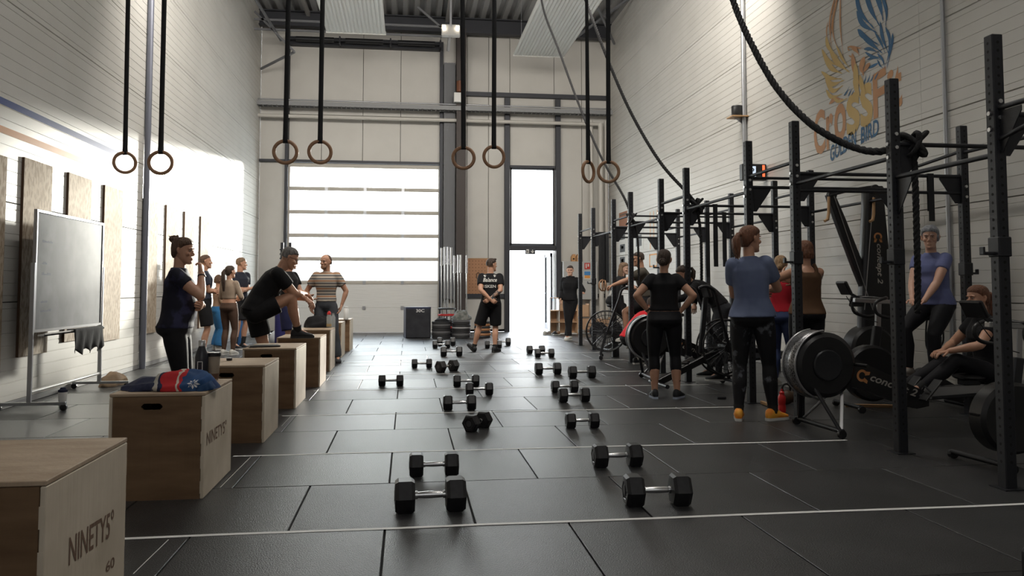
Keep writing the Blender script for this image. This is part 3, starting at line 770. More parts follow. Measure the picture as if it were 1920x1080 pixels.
        for q_ in range(3):
            L_ = MB().tube([g(.035+.022*q_, .094-.017*q_)-X_*.02, g(.04+.022*q_, .099-.017*q_), g(.035+.022*q_, .094-.017*q_)+X_*.02], .003, 5)
            if not far: L_.build('shoelace', sole_, shoe)
    if extras and extras.get('watch') is not None:
        i = extras['watch']; d = (els[i]-wrs[i]).normalized(); c_ = wrs[i]+d*.03
        x_ = d.cross(V(0, 0, 1)).normalized(); y_ = d.cross(x_)
        MB().tube([c_+x_*.03*math.cos(a)+y_*.028*math.sin(a) for a in [2*PI*k/14 for k in range(14)]], .008, 6, closed=True).build('wristwatch', mat('black_plastic', (.015, .015, .015), .35), root)
    return J
RUN_PEOPLE = True
M_blacktee = cloth_mat('black_cotton', (.012, .012, .014))
M_blackleg = cloth_mat('black_leggings_fabric', (.010, .010, .013), fold=.3, r=.7)
M_navyfab = cloth_mat('navy_fabric', (.022, .026, .052))
M_rubsole_w = mat('white_rubber_sole', (.6, .6, .57), .6); M_rubsole_b = mat('black_rubber_sole', (.02, .02, .02), .7)
M_shoe_b = mat('black_mesh_shoe', (.016, .017, .02), .7); M_shoe_w = mat('white_mesh_shoe', (.55, .54, .5), .7)
M_shoe_o = mat('orange_knit_shoe', (.85, .25, .02), .6, noise=(9, (.9, .42, .05), .4, .6)); M_shoe_g = mat('grey_knit_shoe', (.22, .20, .18), .8)
M_sock_b = mat('black_sock', (.015, .015, .015), .9); M_sock_w = mat('white_sock', (.6, .6, .58), .9)
def at(px, Y):
    p = P(px, 540, Y=Y); return (p.x, Y, 0)

# woman by the third box, hand at her mouth
J = person('woman with messy bun in navy tee and black leggings, hand at her mouth', at(332, 7.15), -84, 1.63, 'f', 1.2, belly=.03,
       lean=2, head=(-14, 6, 0), hands=((.12, .24, 1.13), (.035, .215, 1.42)), elbows=((-.35, -.1, -1), (.45, .6, -1)), palms=((0, -1, .3), (-.4, -1, .4)), curl=.8,
       extras={'hand_dir0': (1, .0, .1), 'hand_dir1': (-.25, -.1, 1), 'watch': 1}, tone='tan', top=('fitted', pattern_mat('navy_marbled_jersey', (.028, .030, .075), (.010, .010, .022), (5, 5, 5), .44, .5), -.02), bottom=('leggings', M_blackleg),
       shoes=(M_shoe_b, M_rubsole_w, (M_sock_b, .08)), hair=('bun', 'brown'), feet=(((-.1, 0, 0), 8, 0), ((.1, 0, 0), -8, 0)))
# group along the left wall
M_nw = pattern_mat('navy_white_panel_jersey', (.03, .035, .055), (.55, .56, .58), (2.2, 2.2, 1.2), .56, .60)
person('young man with cropped hair in navy and white tee, leftmost by the wall', at(383, 14.6), -78, 1.78, 'm', .95,
       head=(0, 0, 0), hands=((.10, .22, 1.10), (-.08, .22, 1.14)), elbows=((-.6, -.3, -1), (.6, -.3, -1)), palms=((0, -1, 0), (0, -1, 0)), extras={'hand_dir0': (1, .1, .1), 'hand_dir1': (-1, .1, .1)},
       tone='tan', top=('tee', M_nw), bottom=('shorts', M_blacktee, .11, .9), shoes=(M_shoe_b, M_rubsole_w, (M_sock_w, .08)), hair=('buzz', 'brown'), far=True)
person('woman with long ponytail in beige top and brown leggings, seen from behind', at(430, 15.0), -22, 1.60, 'f', 1.0,
       head=(-25, 0, 0), hands=((-.04, .24, 1.12), (.12, .24, 1.1)), elbows=((-.7, -.3, -1), (.7, -.3, -1)), palms=((0, -1, 0), (0, -1, 0)), extras={'hand_dir0': (1, .1, .1), 'hand_dir1': (-1, .1, .1)},
       tone='tan', top=('longsleeve', cloth_mat('beige_ribbed_knit', (.36, .28, .21)), .14), bottom=('leggings', cloth_mat('brown_leggings_fabric', (.10, .058, .04), fold=.25, r=.7), .16),
       shoes=(M_shoe_w, M_rubsole_w, None), hair=('longpony', 'darkbrown'), far=True)
person('fair-haired man in navy tee, black shorts and high dark socks by the left wall', at(450, 16.4), -125, 1.80, 'm', .95,
       head=(50, 0, 0), hands=((.10, .22, 1.12), (-.08, .22, 1.16)), elbows=((-.6, -.3, -1), (.6, -.3, -1)), palms=((0, -1, 0), (0, -1, 0)), extras={'hand_dir0': (1, .1, .1), 'hand_dir1': (-1, .1, .1)},
       tone='tan', top=('tee', cloth_mat('dark_navy_jersey', (.025, .028, .042))), bottom=('shorts', M_blacktee, .11, .85), shoes=(M_shoe_b, M_rubsole_w, (M_sock_b, .16)), hair=('short', 'ash'), far=True)
person('short curly-haired woman in long blue trousers standing behind the couple at the wall', at(409, 16.3), -60, 1.44, 'f', .95,
       hands=((-.06, .22, 1.12), (.1, .22, 1.1)), elbows=((-.7, -.3, -1), (.7, -.3, -1)), palms=((0, -1, 0), (0, -1, 0)), tone='tan', top=('longsleeve', cloth_mat('sand_knit', (.33, .22, .15)), .05), bottom=('wide', cloth_mat('bright_blue_trousers', (.035, .16, .36))),
       shoes=(M_shoe_w, M_rubsole_w, None), hair=('curly', 'brown'), far=True)
# man with one foot on the fifth box
J = person('grey-haired man with glasses in black tee and shorts, one foot on a wooden box', at(487, 9.75), -80, 1.84, 'm', 1.12, belly=.035,
       lean=36, head=(-2, 24, 0), pelvis=(0, -.04, .88), feet=(((-.10, -.12, 0), 6, 0), ((.0, .42, .572), 4, 0)), knees=(None, (.05, 1, .6)),
       hands=((.06, .50, 1.02), (-.10, .50, 1.07)), elbows=((-.8, -.1, -.7), (.8, .1, -.7)), palms=((0, 0, -1), (0, 0, -1)), curl=.6, extras={'hand_dir0': (.6, .6, -.5), 'hand_dir1': (-.7, .5, -.5), 'glasses': 1},
       tone='tan', top=('tee', M_blacktee, -.02), bottom=('shorts', M_blacktee, .11, .62), shoes=(M_shoe_b, M_rubsole_b, (M_sock_b, .06)), hair=('short', 'steel'))
person('curly-haired man in dark tee with a round chest badge, behind the kneeling man', at(541, 13.2), -110, 1.74, 'm', .95,
       head=(20, 4, 0), hands=((.0, .34, 1.10), (-.02, .32, 1.06)), elbows=((-.5, -.3, -1), (.5, -.3, -1)), palms=((0, 0, 1), (0, 0, 1)), tone='tan', top=('tee', M_blacktee), bottom=('shorts', cloth_mat('indigo_shorts', (.02, .022, .07)), .11, .9),
       shoes=(M_shoe_b, M_rubsole_w, (M_sock_w, .1)), hair=('curly', 'black'), far=True)
M_stripe = stripe_mat('striped_cotton', [(0, (.40, .35, .29)), (.18, (.05, .055, .07)), (.32, (.42, .37, .31)), (.5, (.36, .16, .07)), (.64, (.42, .37, .31)), (.78, (.05, .055, .07)), (.92, (.40, .35, .29))], .125)
J = person('balding bearded man in striped tee and grey trousers behind the boxes', at(612, 13.25), 176, 1.74, 'm', .95,
       head=(-28, 4, 0), hands=((-.25, .02, .92), (.25, .02, .92)), elbows=((-1, -.3, 0), (1, -.3, 0)), palms=((.6, .2, 0), (-.6, .2, 0)), tone='tan', top=('tee', M_stripe, .03), bottom=('trousers', cloth_mat('slate_grey_trousers', (.06, .065, .075))),
       shoes=(M_shoe_b, M_rubsole_b, (M_sock_b, .06)), hair=('bald', 'brown'), extras={'beard': 1}, feet=(((-.2, .02, 0), 14, 0), ((.12, 0, 0), -8, 0)), far=True)
# coach in the middle
Jcoach = person('man in black printed tee with hands clasped behind his back, mid-floor', at(918, 15.0), -2, 1.77, 'm', 1.05,
       head=(-62, 2, 0), lean=2, pelvis=(.02, 0, .91), feet=(((-.30, .12, .02), 35, -35), ((.10, .0, 0), -35, 0)), knees=((-.1, 1, 0), (.1, 1, 0)),
       hands=((.0, -.20, .98), (.0, -.17, .99)), elbows=((-1, -.35, 0), (1, -.35, 0)), palms=((0, 1, 0), (0, 1, 0)), curl=.7, extras={'hand_dir0': (.8, -.1, -.5), 'hand_dir1': (-.8, -.1, -.5), 'tattoo_fore': 1}, tattoo=1,
       tone='tan', top=('tee', M_blacktee, .0), bottom=('shorts', M_blacktee, .11, .95), shoes=(M_shoe_b, M_rubsole_b, (M_sock_b, .05)), hair=('quiff', 'darkbrown'), far=True)
person('young man in black hoodie and joggers leaning by the shoe rack', at(1069, 18.2), 150, 1.72, 'm', .9,
       head=(14, 5, 0), feet=(((.07, .05, 0), 10, 0), ((-.02, .12, 0), -20, 0)), hands=((-.30, .14, 1.12), (.19, .14, .96)), elbows=((-.3, -1, -.6), (.3, -1, -.2)), palms=((0, 0, -1), (-1, 0, 0)), extras={'hand_dir0': (-.6, .6, 0)}, tone='light',
       top=('hoodie', M_blacktee, -.02), bottom=('joggers', M_blacktee), shoes=(M_shoe_w, M_rubsole_w, (M_sock_w, .08)), hair=('short', 'darkbrown'), far=True)
# standing women, right of centre
person('woman in black tee and capri leggings standing hands on hips, dark low bun', at(1245, 8.5), -12, 1.62, 'f', 1.18,
       head=(-16, 8, 0), hands=((-.185, -.02, 1.02), (.185, -.02, 1.02)), elbows=((-1, -.55, .1), (1, -.55, .1)), palms=((.9, .5, 0), (-.9, .5, 0)), curl=.7, extras={'hand_dir0': (.55, .75, -.25), 'hand_dir1': (-.55, .75, -.25), 'watch': 0},
       tone='tan', top=('fitted', M_blacktee, .10), bottom=('capri', M_blackleg, .12), shoes=(M_shoe_b, mat('pale_blue_sole', (.4, .45, .55), .6), None), hair=('lowbun', 'darkbrown'), feet=(((-.12, 0, 0), 4, 0), ((.14, .0, 0), -28, 0)))
M_floral = pattern_mat('black_floral_leggings', (.012, .012, .014), (.10, .105, .12), (9, 9, 7), .6, .66)
person('woman in heather blue tee, floral leggings and orange trainers, with a ponytail', at(1410, 7.0), -28, 1.77, 'f', 1.06, side=-3,
       head=(-48, 2, 0), hands=((.02, .26, 1.14), (.06, .34, 1.18)), elbows=((-.55, -.1, -1), (.75, .1, -.9)), palms=((0, -1, 0), (0, -1, 0)), extras={'hand_dir0': (.9, .5, 0), 'hand_dir1': (-.9, .4, .2)},
       tone='tan', top=('tee', cloth_mat('heather_blue_jersey', (.135, .165, .26), (.105, .13, .22), 3), -.02), bottom=('leggings', M_floral), shoes=(M_shoe_o, M_rubsole_w, (M_sock_b, .05)), hair=('ponytail', 'auburn'), feet=(((-.13, -.04, 0), 4, 0), ((.16, .06, 0), -40, 0)))
person('blonde woman in red tee and blue leggings behind the rig', at(1464, 9.4), -45, 1.60, 'f', 1.05,
       head=(12, 6, 0), hands=((-.02, .26, 1.16), (.04, .3, 1.2)), elbows=((-.7, -.3, -1), (.7, -.2, -1)), palms=((0, -1, 0), (0, -1, 0)), extras={'hand_dir0': (.9, .2, .3), 'hand_dir1': (-.9, .3, .4)}, tone='light',
       top=('fitted', cloth_mat('red_jersey', (.50, .02, .035)), .06), bottom=('leggings', cloth_mat('blue_leggings_fabric', (.05, .07, .16), fold=.25)), shoes=(M_shoe_w, M_rubsole_w, None), hair=('lowbun', 'blond'), far=True)
person('woman in brown tank top with tattooed arm, ginger bob, behind a rig post', at(1512, 8.35), -8, 1.72, 'f', 1.12,
       head=(10, 4, 0), hands=((-.16, .30, 1.36), (-.02, .34, 1.30)), elbows=((-1, -.1, -.4), (1, -.1, -.1)), palms=((1, 0, 0), (-1, 0, 0)), extras={'hand_dir0': (.2, .5, .9), 'hand_dir1': (-.7, .6, .2), 'watch': 0}, tattoo=1, tone='tan',
       top=('tank', cloth_mat('brown_jersey', (.115, .062, .033)), .0), bottom=('leggings', M_blackleg), shoes=(M_shoe_b, M_rubsole_w, None), hair=('bob', 'auburn'))
# woman with grey hair sitting high on the bike
SB = at(1750, 7.45)
J = person('grey-haired woman in lavender blue tee sitting high on a bike saddle', (SB[0], SB[1], 0), 118, 1.68, 'f', 1.12, belly=.02,
       pelvis=(0, -.02, 1.075), lean=6, head=(22, 4, 0), feet=(((-.12, .26, .30), 0, -8), ((.12, .30, .36), 0, -12)), knees=((-.15, 1, .3), (.15, 1, .3)),
       hands=((-.07, .33, 1.12), (.05, .33, 1.13)), elbows=((-1, -.5, -.3), (1, -.5, -.3)), palms=((0, 0, -1), (0, 0, -1)), extras={'hand_dir0': (.5, .8, -.1), 'hand_dir1': (-.5, .8, -.1)}, tone='light',
       top=('fitted', cloth_mat('lavender_blue_jersey', (.15, .17, .33), (.12, .14, .28)), .0), bottom=('leggings', M_blackleg), shoes=(M_shoe_g, M_shoe_g, None), hair=('pixie', 'grey'))
# woman seated on the near rower, far right
SR = at(1850, 6.5)
J = person('brown-haired person in black tee and leggings seated on the near rowing machine', (SR[0], SR[1], 0), 84, 1.66, 'f', 1.1,
       pelvis=(0, -.02, .47), lean=10, head=(10, 4, 0), feet=(((-.10, .70, .22), 0, 22), ((.10, .74, .22), 0, 22)), knees=((-.05, .3, 1), (.05, .3, 1)),
       hands=((-.12, .44, .69), (.12, .36, .68)), elbows=((-1, -.2, -.5), (1, -.2, -.5)), palms=((0, 0, -1), (0, 0, -1)), curl=.5, extras={'hand_dir0': (.2, .9, -.2), 'hand_dir1': (-.2, .9, -.2)}, tone='tan',
       top=('fitted', M_blacktee), bottom=('leggings', M_blackleg), shoes=(M_shoe_b, M_rubsole_w, (M_sock_b, .04)), hair=('ponytail', 'auburn'))
# riders further back
B1 = at(1152, 14.9); B2 = at(1212, 13.2)
def rider(label, loc, face, **kw):
    base = dict(pelvis=(0, -.02, .99), lean=24, feet=(((-.12, .34, .30), 0, 0), ((.12, .16, .16), 0, 0)), knees=((-.1, 1, .3), (.1, 1, .3)), hands=((-.2, .56, 1.24), (.2, .56, 1.24)), elbows=((-1, -.4, -.6), (1, -.4, -.6)), palms=((0, 0, -1), (0, 0, -1)), curl=.9, far=True)
    base.update(kw); return person(label, loc, face, **base)
rider('long-haired woman in black and white top riding the farthest bike', B1, -82, h=1.66, sex='f', head=(-45, 4, 0), tone='fair', top=('fitted', pattern_mat('black_white_jersey', (.014, .014, .016), (.5, .5, .48), (2.5, 2.5, 2), .56, .6)), bottom=('shorts', M_blacktee, .11, .7), shoes=(M_shoe_g, M_rubsole_w, None), hair=('long', 'ash'))
rider('man in grey-brown tee riding a bike behind the rig', B2, 75, h=1.76, sex='m', bulk=1.08, lean=14, head=(8, 6, 0), tone='tan', top=('tee', cloth_mat('grey_brown_cotton', (.085, .075, .06))), bottom=('shorts', M_blacktee, .11, .7), shoes=(M_shoe_w, M_rubsole_w, (M_sock_w, .1)), hair=('short', 'darkbrown'), extras={'glasses': 1})
person('crouching person in red tee and black trousers beside a rowing machine', at(1192, 12.2), -84, 1.7, 'm', 1.0,
       pelvis=(0, -.12, .42), lean=48, head=(0, 10, 0), feet=(((-.16, .08, 0), 14, 0), ((.16, .16, 0), -14, 0)), knees=((-.35, 1, .5), (.35, 1, .5)), hands=((-.12, .55, .45), (.16, .5, .42)), elbows=((-1, 0, -.6), (1, 0, -.6)), palms=((0, 0, -1), (0, 0, -1)), tone='tan',
       top=('tee', cloth_mat('bright_red_cotton', (.62, .02, .03)), -.02), bottom=('trousers', M_blacktee), shoes=(M_shoe_b, M_rubsole_w, (M_sock_w, .10)), hair=('short', 'darkbrown'), far=True)
person('dark-haired person in black long sleeves leaning over the fan bike handlebar', at(1345, 9.9), 70, 1.68, 'f', 1.0,
       pelvis=(0, -.05, .96), lean=58, head=(15, 22, 0), feet=(((-.14, .0, 0), 10, 0), ((.14, .12, 0), -10, 0)), hands=((-.22, .62, 1.08), (.26, .30, 1.02)), elbows=((-1, 0, -.4), (1, 0, -.2)), palms=((0, 0, -1), (0, 0, -1)), tone='tan',
       top=('longsleeve', M_blacktee, .02), bottom=('leggings', cloth_mat('grey_leggings_fabric', (.045, .048, .055), fold=.25)), shoes=(M_shoe_b, M_rubsole_w, None), hair=('ponytail', 'darkbrown'), far=True)
# ------------------------------------------------------------------ plywood jump boxes
def ply(name, c1, c2, sc):
    return mat(name, c1, .6, noise=(sc, c2, .35, .68), bump=((40, 40, 3), .15, 3), spec=.3)
M_ply = ply('shaded_brown_plywood', (.20, .122, .066), (.125, .072, .037), (2.2, 2.2, 13))  # end panels: same plywood, darkened so the colour holds their shade
M_plyside = ply('sunlit_pale_plywood', (.64, .56, .45), (.50, .43, .33), (9, 3, 3))  # slightly paler sides, brightened further to put sunlight into the colour
M_plytop = ply('sunlit_plywood_top', (.46, .36, .26), (.34, .25, .17), (3, 9, 3))  # tops brightened in the colour as if sunlit
M_print = mat('brown_print', (.17, .10, .065), .7)
M_hollow = mat('dark_hollow', (.01, .01, .012), .9)
def box_lettering(mb, text, X, pa, pb, hpx):
    a = P(pa[0], pa[1], X=X); b = P(pb[0], pb[1], X=X); top = P(pa[0], pa[1]-hpx, X=X)
    a.x = b.x = X; text_on(mb, text, a, (b-a), (0, 0, 1), (b-a).length, top.z-a.z, bold=.012)
def jump_box(label, x1, y0, w_, d_, h_=.6, letters=None):
    t = thing('plywood_box', label, 'box', (x1-w_/2, y0+d_/2, 0), 0, 'plywood jump boxes in a row')
    th = .018; X, Y = w_/2, d_/2; g = .0015
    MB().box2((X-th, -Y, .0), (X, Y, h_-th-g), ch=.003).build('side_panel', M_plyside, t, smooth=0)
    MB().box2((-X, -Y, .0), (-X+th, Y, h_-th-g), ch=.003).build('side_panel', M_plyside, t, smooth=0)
    for s_ in (-1, 1):
        ya, yb = (s_*Y-(th if s_ > 0 else 0), s_*Y+(th if s_ < 0 else 0))
        m = MB(); x0, x1_ = -X+th+g, X-th-g
        hz0, hz1, hx = h_*.845, h_*.905, .058
        hx0 = -.03
        m.box2((x0, ya, 0), (x1_, yb, hz0)).box2((x0, ya, hz1), (x1_, yb, h_-th-g)).box2((x0, ya, hz0), (hx0-hx, yb, hz1)).box2((hx0+hx, ya, hz0), (x1_, yb, hz1))
        for q in (-1, 1):     # rounded slot ends
            for v_ in (hz0, hz1): m.prism([(hx0+q*hx, v_), (hx0+q*(hx-.014), v_), (hx0+q*hx, v_+(.014 if v_ == hz0 else -.014))], ya, yb, lambda u, v, w__: V(u, w__, v))
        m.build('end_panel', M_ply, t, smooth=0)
    m = MB().box2((-X, -Y, h_-th), (X, Y, h_), ch=.003)
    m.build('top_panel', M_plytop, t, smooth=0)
    k = MB()
    for z in (.03, .17, .31, .45):      # finger joints showing at the corners
        for sy in (-1, 1): k.box2((X-th-.001, sy*(Y+.0006)-.001, z), (X-.001, sy*(Y+.0006)+.001, z+.07))
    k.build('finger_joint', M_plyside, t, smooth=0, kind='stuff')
    if letters:
        m = MB(); off = V(x1-w_/2, y0+d_/2, 0)
        for args in letters:
            m = MB(); box_lettering(m, *args)
            m.v = [tuple(V(*v)+V(.0012, 0, 0)-off) for v in m.v]
            m.build('printed_lettering', M_print, t, smooth=0, kind='stuff')
    return t
M_bx = [('plywood jump box nearest the camera, cut by the left edge', -1.115, 2.70, .60, .73, [('NINETY5°', -1.115, (128, 1062), (212, 1003), 56), ('60', -1.115, (198, 1075), (214, 1062), 20)]),
        ('plywood jump box with folded sweaters and a black bottle on top', -1.150, 4.82, .52, .72, [('NINETY5°', -1.150, (387, 836), (424, 810), 26)]),
        ('plywood jump box beside the woman with a bun, small cap on top', -1.10, 6.48, .52, .68, None),
        ('plywood jump box with a dark tablet lying on top', -1.10, 8.25, .52, .78, None),
        ('plywood jump box with a man\'s foot and a clear bottle on it', -1.05, 10.0, .52, .72, None),
        ('plywood jump box with a black bag and two bottles on top', -1.10, 11.85, .52, .72, None),
        ('plywood jump box second from the far end of the row', -1.13, 14.2, .52, .72, None),
        ('plywood jump box at the far end of the row', -1.08, 15.6, .52, .72, None)]
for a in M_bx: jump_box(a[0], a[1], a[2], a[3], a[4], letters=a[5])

# ------------------------------------------------------------------ hex dumbbells
M_hex = mat('black_rubber_hex', (.014, .014, .016), .42, noise=(30, (.022, .022, .024), .4, .7), spec=.45)
M_chrome = mat('chrome', (.62, .62, .62), .22, 1.0)
M_mark = mat('faint_grey_marking', (.05, .05, .055), .5)
def dumbbell_proto():
    t = thing('hex_dumbbell', 'x', 'dumbbell')
    Rr = .0875; ap = Rr*math.cos(PI/6)
    for s_ in (-1, 1):
        m = MB(); m.lathe([(.045, s_*.075), (Rr*.86, s_*.077), (Rr, s_*.093), (Rr, s_*.155), (Rr*.86, s_*.172), (.05, s_*.174), (.046, s_*.170)], (0, 0, ap), 6, 'x')
        h = m.build('hex_head', M_hex, t, smooth=20)
        MB().lathe([(.028, s_*.1745), (.026, s_*.1760), (.0, s_*.1762)], (0, 0, ap), 16, 'x').build('end_cap', M_mark, h)
    m = MB().lathe([(.014, -.08), (.0145, -.06), (.0165, -.03), (.0175, 0), (.0165, .03), (.0145, .06), (.014, .08)], (0, 0, ap), 14, 'x')
    for s_ in (-1, 1): m.lathe([(.019, s_*.062), (.019, s_*.078)], (0, 0, ap), 14, 'x')
    m.build('handle', M_chrome, t, smooth=50)
    return t
D0 = dumbbell_proto(); dn = 0
db = [(741, 873, 960, 2, 'largest hex dumbbell at front left, nearest the first tape line'),
      (1171, 1299, 949, -3, 'hex dumbbell at front right, nearest the camera on the right'),
      (768, 860, 893, 1, 'hex dumbbell just behind the front left one'),
      (1112, 1207, 876, 0, 'hex dumbbell behind the front right one, on the second tape line'),
      (1061, 1125, 803, 0, 'hex dumbbell alone on the right before the third tape line'),
      (872, 920, 806, 55, 'hex dumbbell turned askew in front of the third tape line'),
      (831, 893, 769, 0, 'hex dumbbell resting just behind the third tape line, left column'),
      (1047, 1107, 754, 1, 'hex dumbbell nearest in the pair right of centre'),
      (1034, 1085, 736, 0, 'hex dumbbell farther in the pair right of centre'),
      (873, 925, 741, 0, 'hex dumbbell on the fourth tape line, left column'),
      (850, 899, 725, 0, 'hex dumbbell just beyond the fourth tape line, left column'),
      (1066, 1118, 709, 1, 'hex dumbbell rightmost near the rig, by the fifth tape line'),
      (1003, 1053, 702, 0, 'hex dumbbell left of the rightmost one, by the fifth tape line'),
      (710, 756, 724, 0, 'hex dumbbell alone on the far left of the floor'),
      (772, 810, 690, 0, 'small hex dumbbell left of the askew far one'),
      (818, 859, 697, 42, 'hex dumbbell turned askew by the fifth tape line'),
      (826, 867, 668, 0, 'hex dumbbell left of the man\'s raised heel'),
      (1003, 1040, 670, 0, 'front one of two hex dumbbells far right of the man'),
      (988, 1022, 663, 8, 'rear one of two hex dumbbells far right of the man'),
      (811, 844, 653, 0, 'front one of two hex dumbbells before the plate stacks'),
      (820, 854, 648, 0, 'rear one of two hex dumbbells before the plate stacks'),
      (909, 941, 653, 0, 'hex dumbbell partly hidden by the standing man\'s leg'),
      (925, 958, 648, 0, 'farthest hex dumbbell, right of the standing man')]
for i, (xa, xb, yb, rz, lab) in enumerate(db):
    o = D0 if i == 0 else copy_tree(D0)
    c = P((xa+xb)/2, yb, z=0)
    wpx = (xb-xa)/1500*c.y/ max(.5, math.cos(R(rz)))
    s_ = wpx/.352 if abs(rz) < 20 else (.86 if rz == 55 else 1.03)
    o.location = (c.x, c.y+.03, 0); o.rotation_euler = (0, 0, R(rz)); o.scale = (s_, s_*1.02, s_*1.02)
    o['label'] = lab; o['group'] = 'hex dumbbells on the floor'

# ------------------------------------------------------------------ gymnastic rings
M_ringwood = mat('birch_ring_wood', (.40, .23, .135), .45, noise=((20, 20, 20), (.30, .165, .09), .4, .7), spec=.4)
M_strap = mat('black_webbing', (.010, .011, .013), .8)
rings = [(234, 305, 41, 240, 'leftmost'), (301, 305, 45, 308, 'second from left'), (535, 285, 47, 541, 'third from left'), (600, 285, 46, 605, 'fourth from left'), (869, 296, 46, 867, 'fourth from right'), (926, 294, 45, 927, 'third from right'), (1103, 322, 45, 1100, 'second from right, turned side-on'), (1141, 322, 45, 1140, 'rightmost')]
for i, (px, py, wd, tx, lab) in enumerate(rings):
    Yr = .235/wd*1500*1.0
    c = P(px, py, Y=Yr); top = P(tx, 0, Y=Yr)
    up = (top-c); up = up*((8.45-c.z)/up.z); up.y = 0
    Ro = .235/2-.0155
    rz = {0: 24, 1: 6, 2: 4, 3: 10, 4: -5, 5: 8, 6: 44, 7: -8}[i]
    t = thing('gymnastic_ring', 'wooden gymnastic ring on a black strap, %s of the eight' % lab, 'ring', c, 0, 'gymnastic rings hanging from the roof')
    MB().torus((0, 0, 0), Ro, .0165, 40, 12).build('wooden_ring', M_ringwood, t, rot=(0, 0, R(rz)), smooth=60)
    d = MB(); n = 24; wv = .022
    for sgn in (-1, 1):
        vs = []; pts = [V(0, sgn*.0, Ro-.022), V(0, sgn*.016, Ro-.016), V(0, sgn*.019, Ro+.01), V(0, sgn*.010, Ro+.06)]+[V(up.x*k/n, sgn*.003, Ro+.06+(up.z-Ro-.06)*k/n) for k in range(1, n+1)]
        for k, p in enumerate(pts):
            tw_ = (0 if i not in (5, 6) else 1.0)*max(0, (k-4)/20)*1.3+(.25 if i == 6 else 0)
            q = V(math.cos(tw_), math.sin(tw_), 0)*wv
            vs += [p-q, p+q]
        d.add(vs, [(2*k, 2*k+1, 2*k+3, 2*k+2) for k in range(len(pts)-1)])
    so_ = d.build('strap', M_strap, t, smooth=60); so_.modifiers.new('s', 'SOLIDIFY').thickness = .003

# ------------------------------------------------------------------ pull-up rig
M_rig = mat('black_powder_coat', (.016, .017, .021), .45, .2, bump=(220, .12, 2), spec=.45)
M_bolt = mat('zinc_bolt', (.55, .55, .55), .3, .9)
M_hole = mat('bolt_hole', (.003, .003, .003), .9)
rig = thing('pull_up_rig', 'long black steel pull-up rig standing along the right wall', 'rig', (3.58, 4.45, 0))
O = V(3.58, 4.45, 0)
PH = 2.76; PW = .075
pm = MB().box2((-PW/2, -PW/2, 0), (PW/2, PW/2, PH), ch=.006).box2((-.07, -.07, 0), (.07, .07, .006)); pm.cur = 1
z = .16
while z < PH-.05:
    for ax, sg in (('x', -1), ('y', -1), ('x', 1)):
        c = V(sg*(PW/2+.0002), 0, z) if ax == 'x' else V(0, sg*(PW/2+.0002), z)
        e = V(sg*.0006, 0, 0) if ax == 'x' else V(0, sg*.0006, 0)
        pm.cyl(c, c+e, .0095, 8)
    z += .052
post_me = pm.mesh('post', [M_rig, M_hole], smooth=30)
Ys = [4.45, 5.50, 7.03, 8.06, 9.97, 11.02, 12.6, 13.68, 15.24, 16.45]
XF, XB = 3.58, 5.29
ZX = 2.27
for k, y in enumerate(Ys):
    for x in (XF, XB):
        if x == XB and k < 2: pass
        link('post', post_me, rig, loc=V(x, y, 0)-O)
def pipe(a, b, r=.017, name='pull_up_bar'):
    MB().cyl(V(*a)-O, V(*b)-O, r, 12).build(name, M_rig, rig)
gm = MB().prism([(0, 0), (.21, 0), (.21, -.03), (.05, -.26), (0, -.26)], -.004, .004, lambda u, v, w__: V(u, w__, v)).mesh('gusset', M_rig, smooth=0)
bolt_me = MB().cyl((0, -.012, 0), (0, 0, 0), .014, 8).mesh('bolt', M_bolt)
bolt_mx = MB().cyl((-.012, 0, 0), (0, 0, 0), .014, 8).mesh('bolt', M_bolt)
def bolts(me_, x, y, z):
    for dz in (0, .1): link('bolt', me_, rig, loc=V(x, y, z+dz)-O)
for k, y in enumerate(Ys):
    pipe((XF, y, ZX), (XB, y, ZX), .017, 'cross_bar')
    if k in (2, 3, 6): pipe((XF, y, ZX-.16 if k == 2 else ZX+.1), (XB, y, ZX-.16 if k == 2 else ZX+.1), .015, 'cross_bar')
    link('gusset', gm, rig, loc=V(XF+PW/2, y, ZX)-O); link('gusset', gm, rig, loc=V(XB-PW/2, y, ZX)-O, rot=(0, 0, PI))
    bolts(bolt_me, XF, y-PW/2, ZX-.03); bolts(bolt_me, XB, y-PW/2, ZX-.2); bolts(bolt_mx, XF-PW/2, y, ZX-.1)
fb = [2.02, 2.17, 2.38, 2.22, 2.40, 2.2, 2.38, 2.2, 2.38]
for k in range(9):
    z = fb[k]; pipe((XF, Ys[k], z), (XF, Ys[k+1], z)); pipe((XB, Ys[k], (2.48, 2.5, 2.52, 2.2, 2.5, 2.2, 2.5, 2.2, 2.4)[k]), (XB, Ys[k+1], (2.48, 2.5, 2.45, 2.2, 2.5, 2.2, 2.5, 2.2, 2.4)[k]))
pipe((XF, 2.6, 2.3), (XF, Ys[0], 2.3)); pipe((XF, 2.6, 2.48), (XF, Ys[0], 2.1), .015)
link('gusset', gm, rig, loc=V(XF, Ys[0]+.0, 2.28)-O, rot=(0, 0, -PI/2))
link('gusset', gm, rig, loc=V(XF, Ys[1]+.0, 2.0)-O, rot=(0, 0, -PI/2))
link('post', post_me, rig, loc=V(XF, 2.6, 0)-O); link('post', post_me, rig, loc=V(XB, 2.6, 0)-O)
jc = MB().box2((-.045, -.048, -.03), (.045, .048, .09), ch=.006).box2((-.12, -.02, -.02), (-.04, .02, .0), ch=.005).box2((-.125, -.02, -.02), (-.110, .02, .03), ch=.004)
jme = jc.mesh('j_cup', M_rig, smooth=20)
for y, z, r_ in ((Ys[0], 1.42, 0), (Ys[1], 1.40, 0), (Ys[2], 1.45, 0), (Ys[5], 1.5, 0), (Ys[8], 1.3, 0)): link('j_cup', jme, rig, loc=V(XF, y, z)-O, rot=(0, 0, r_))
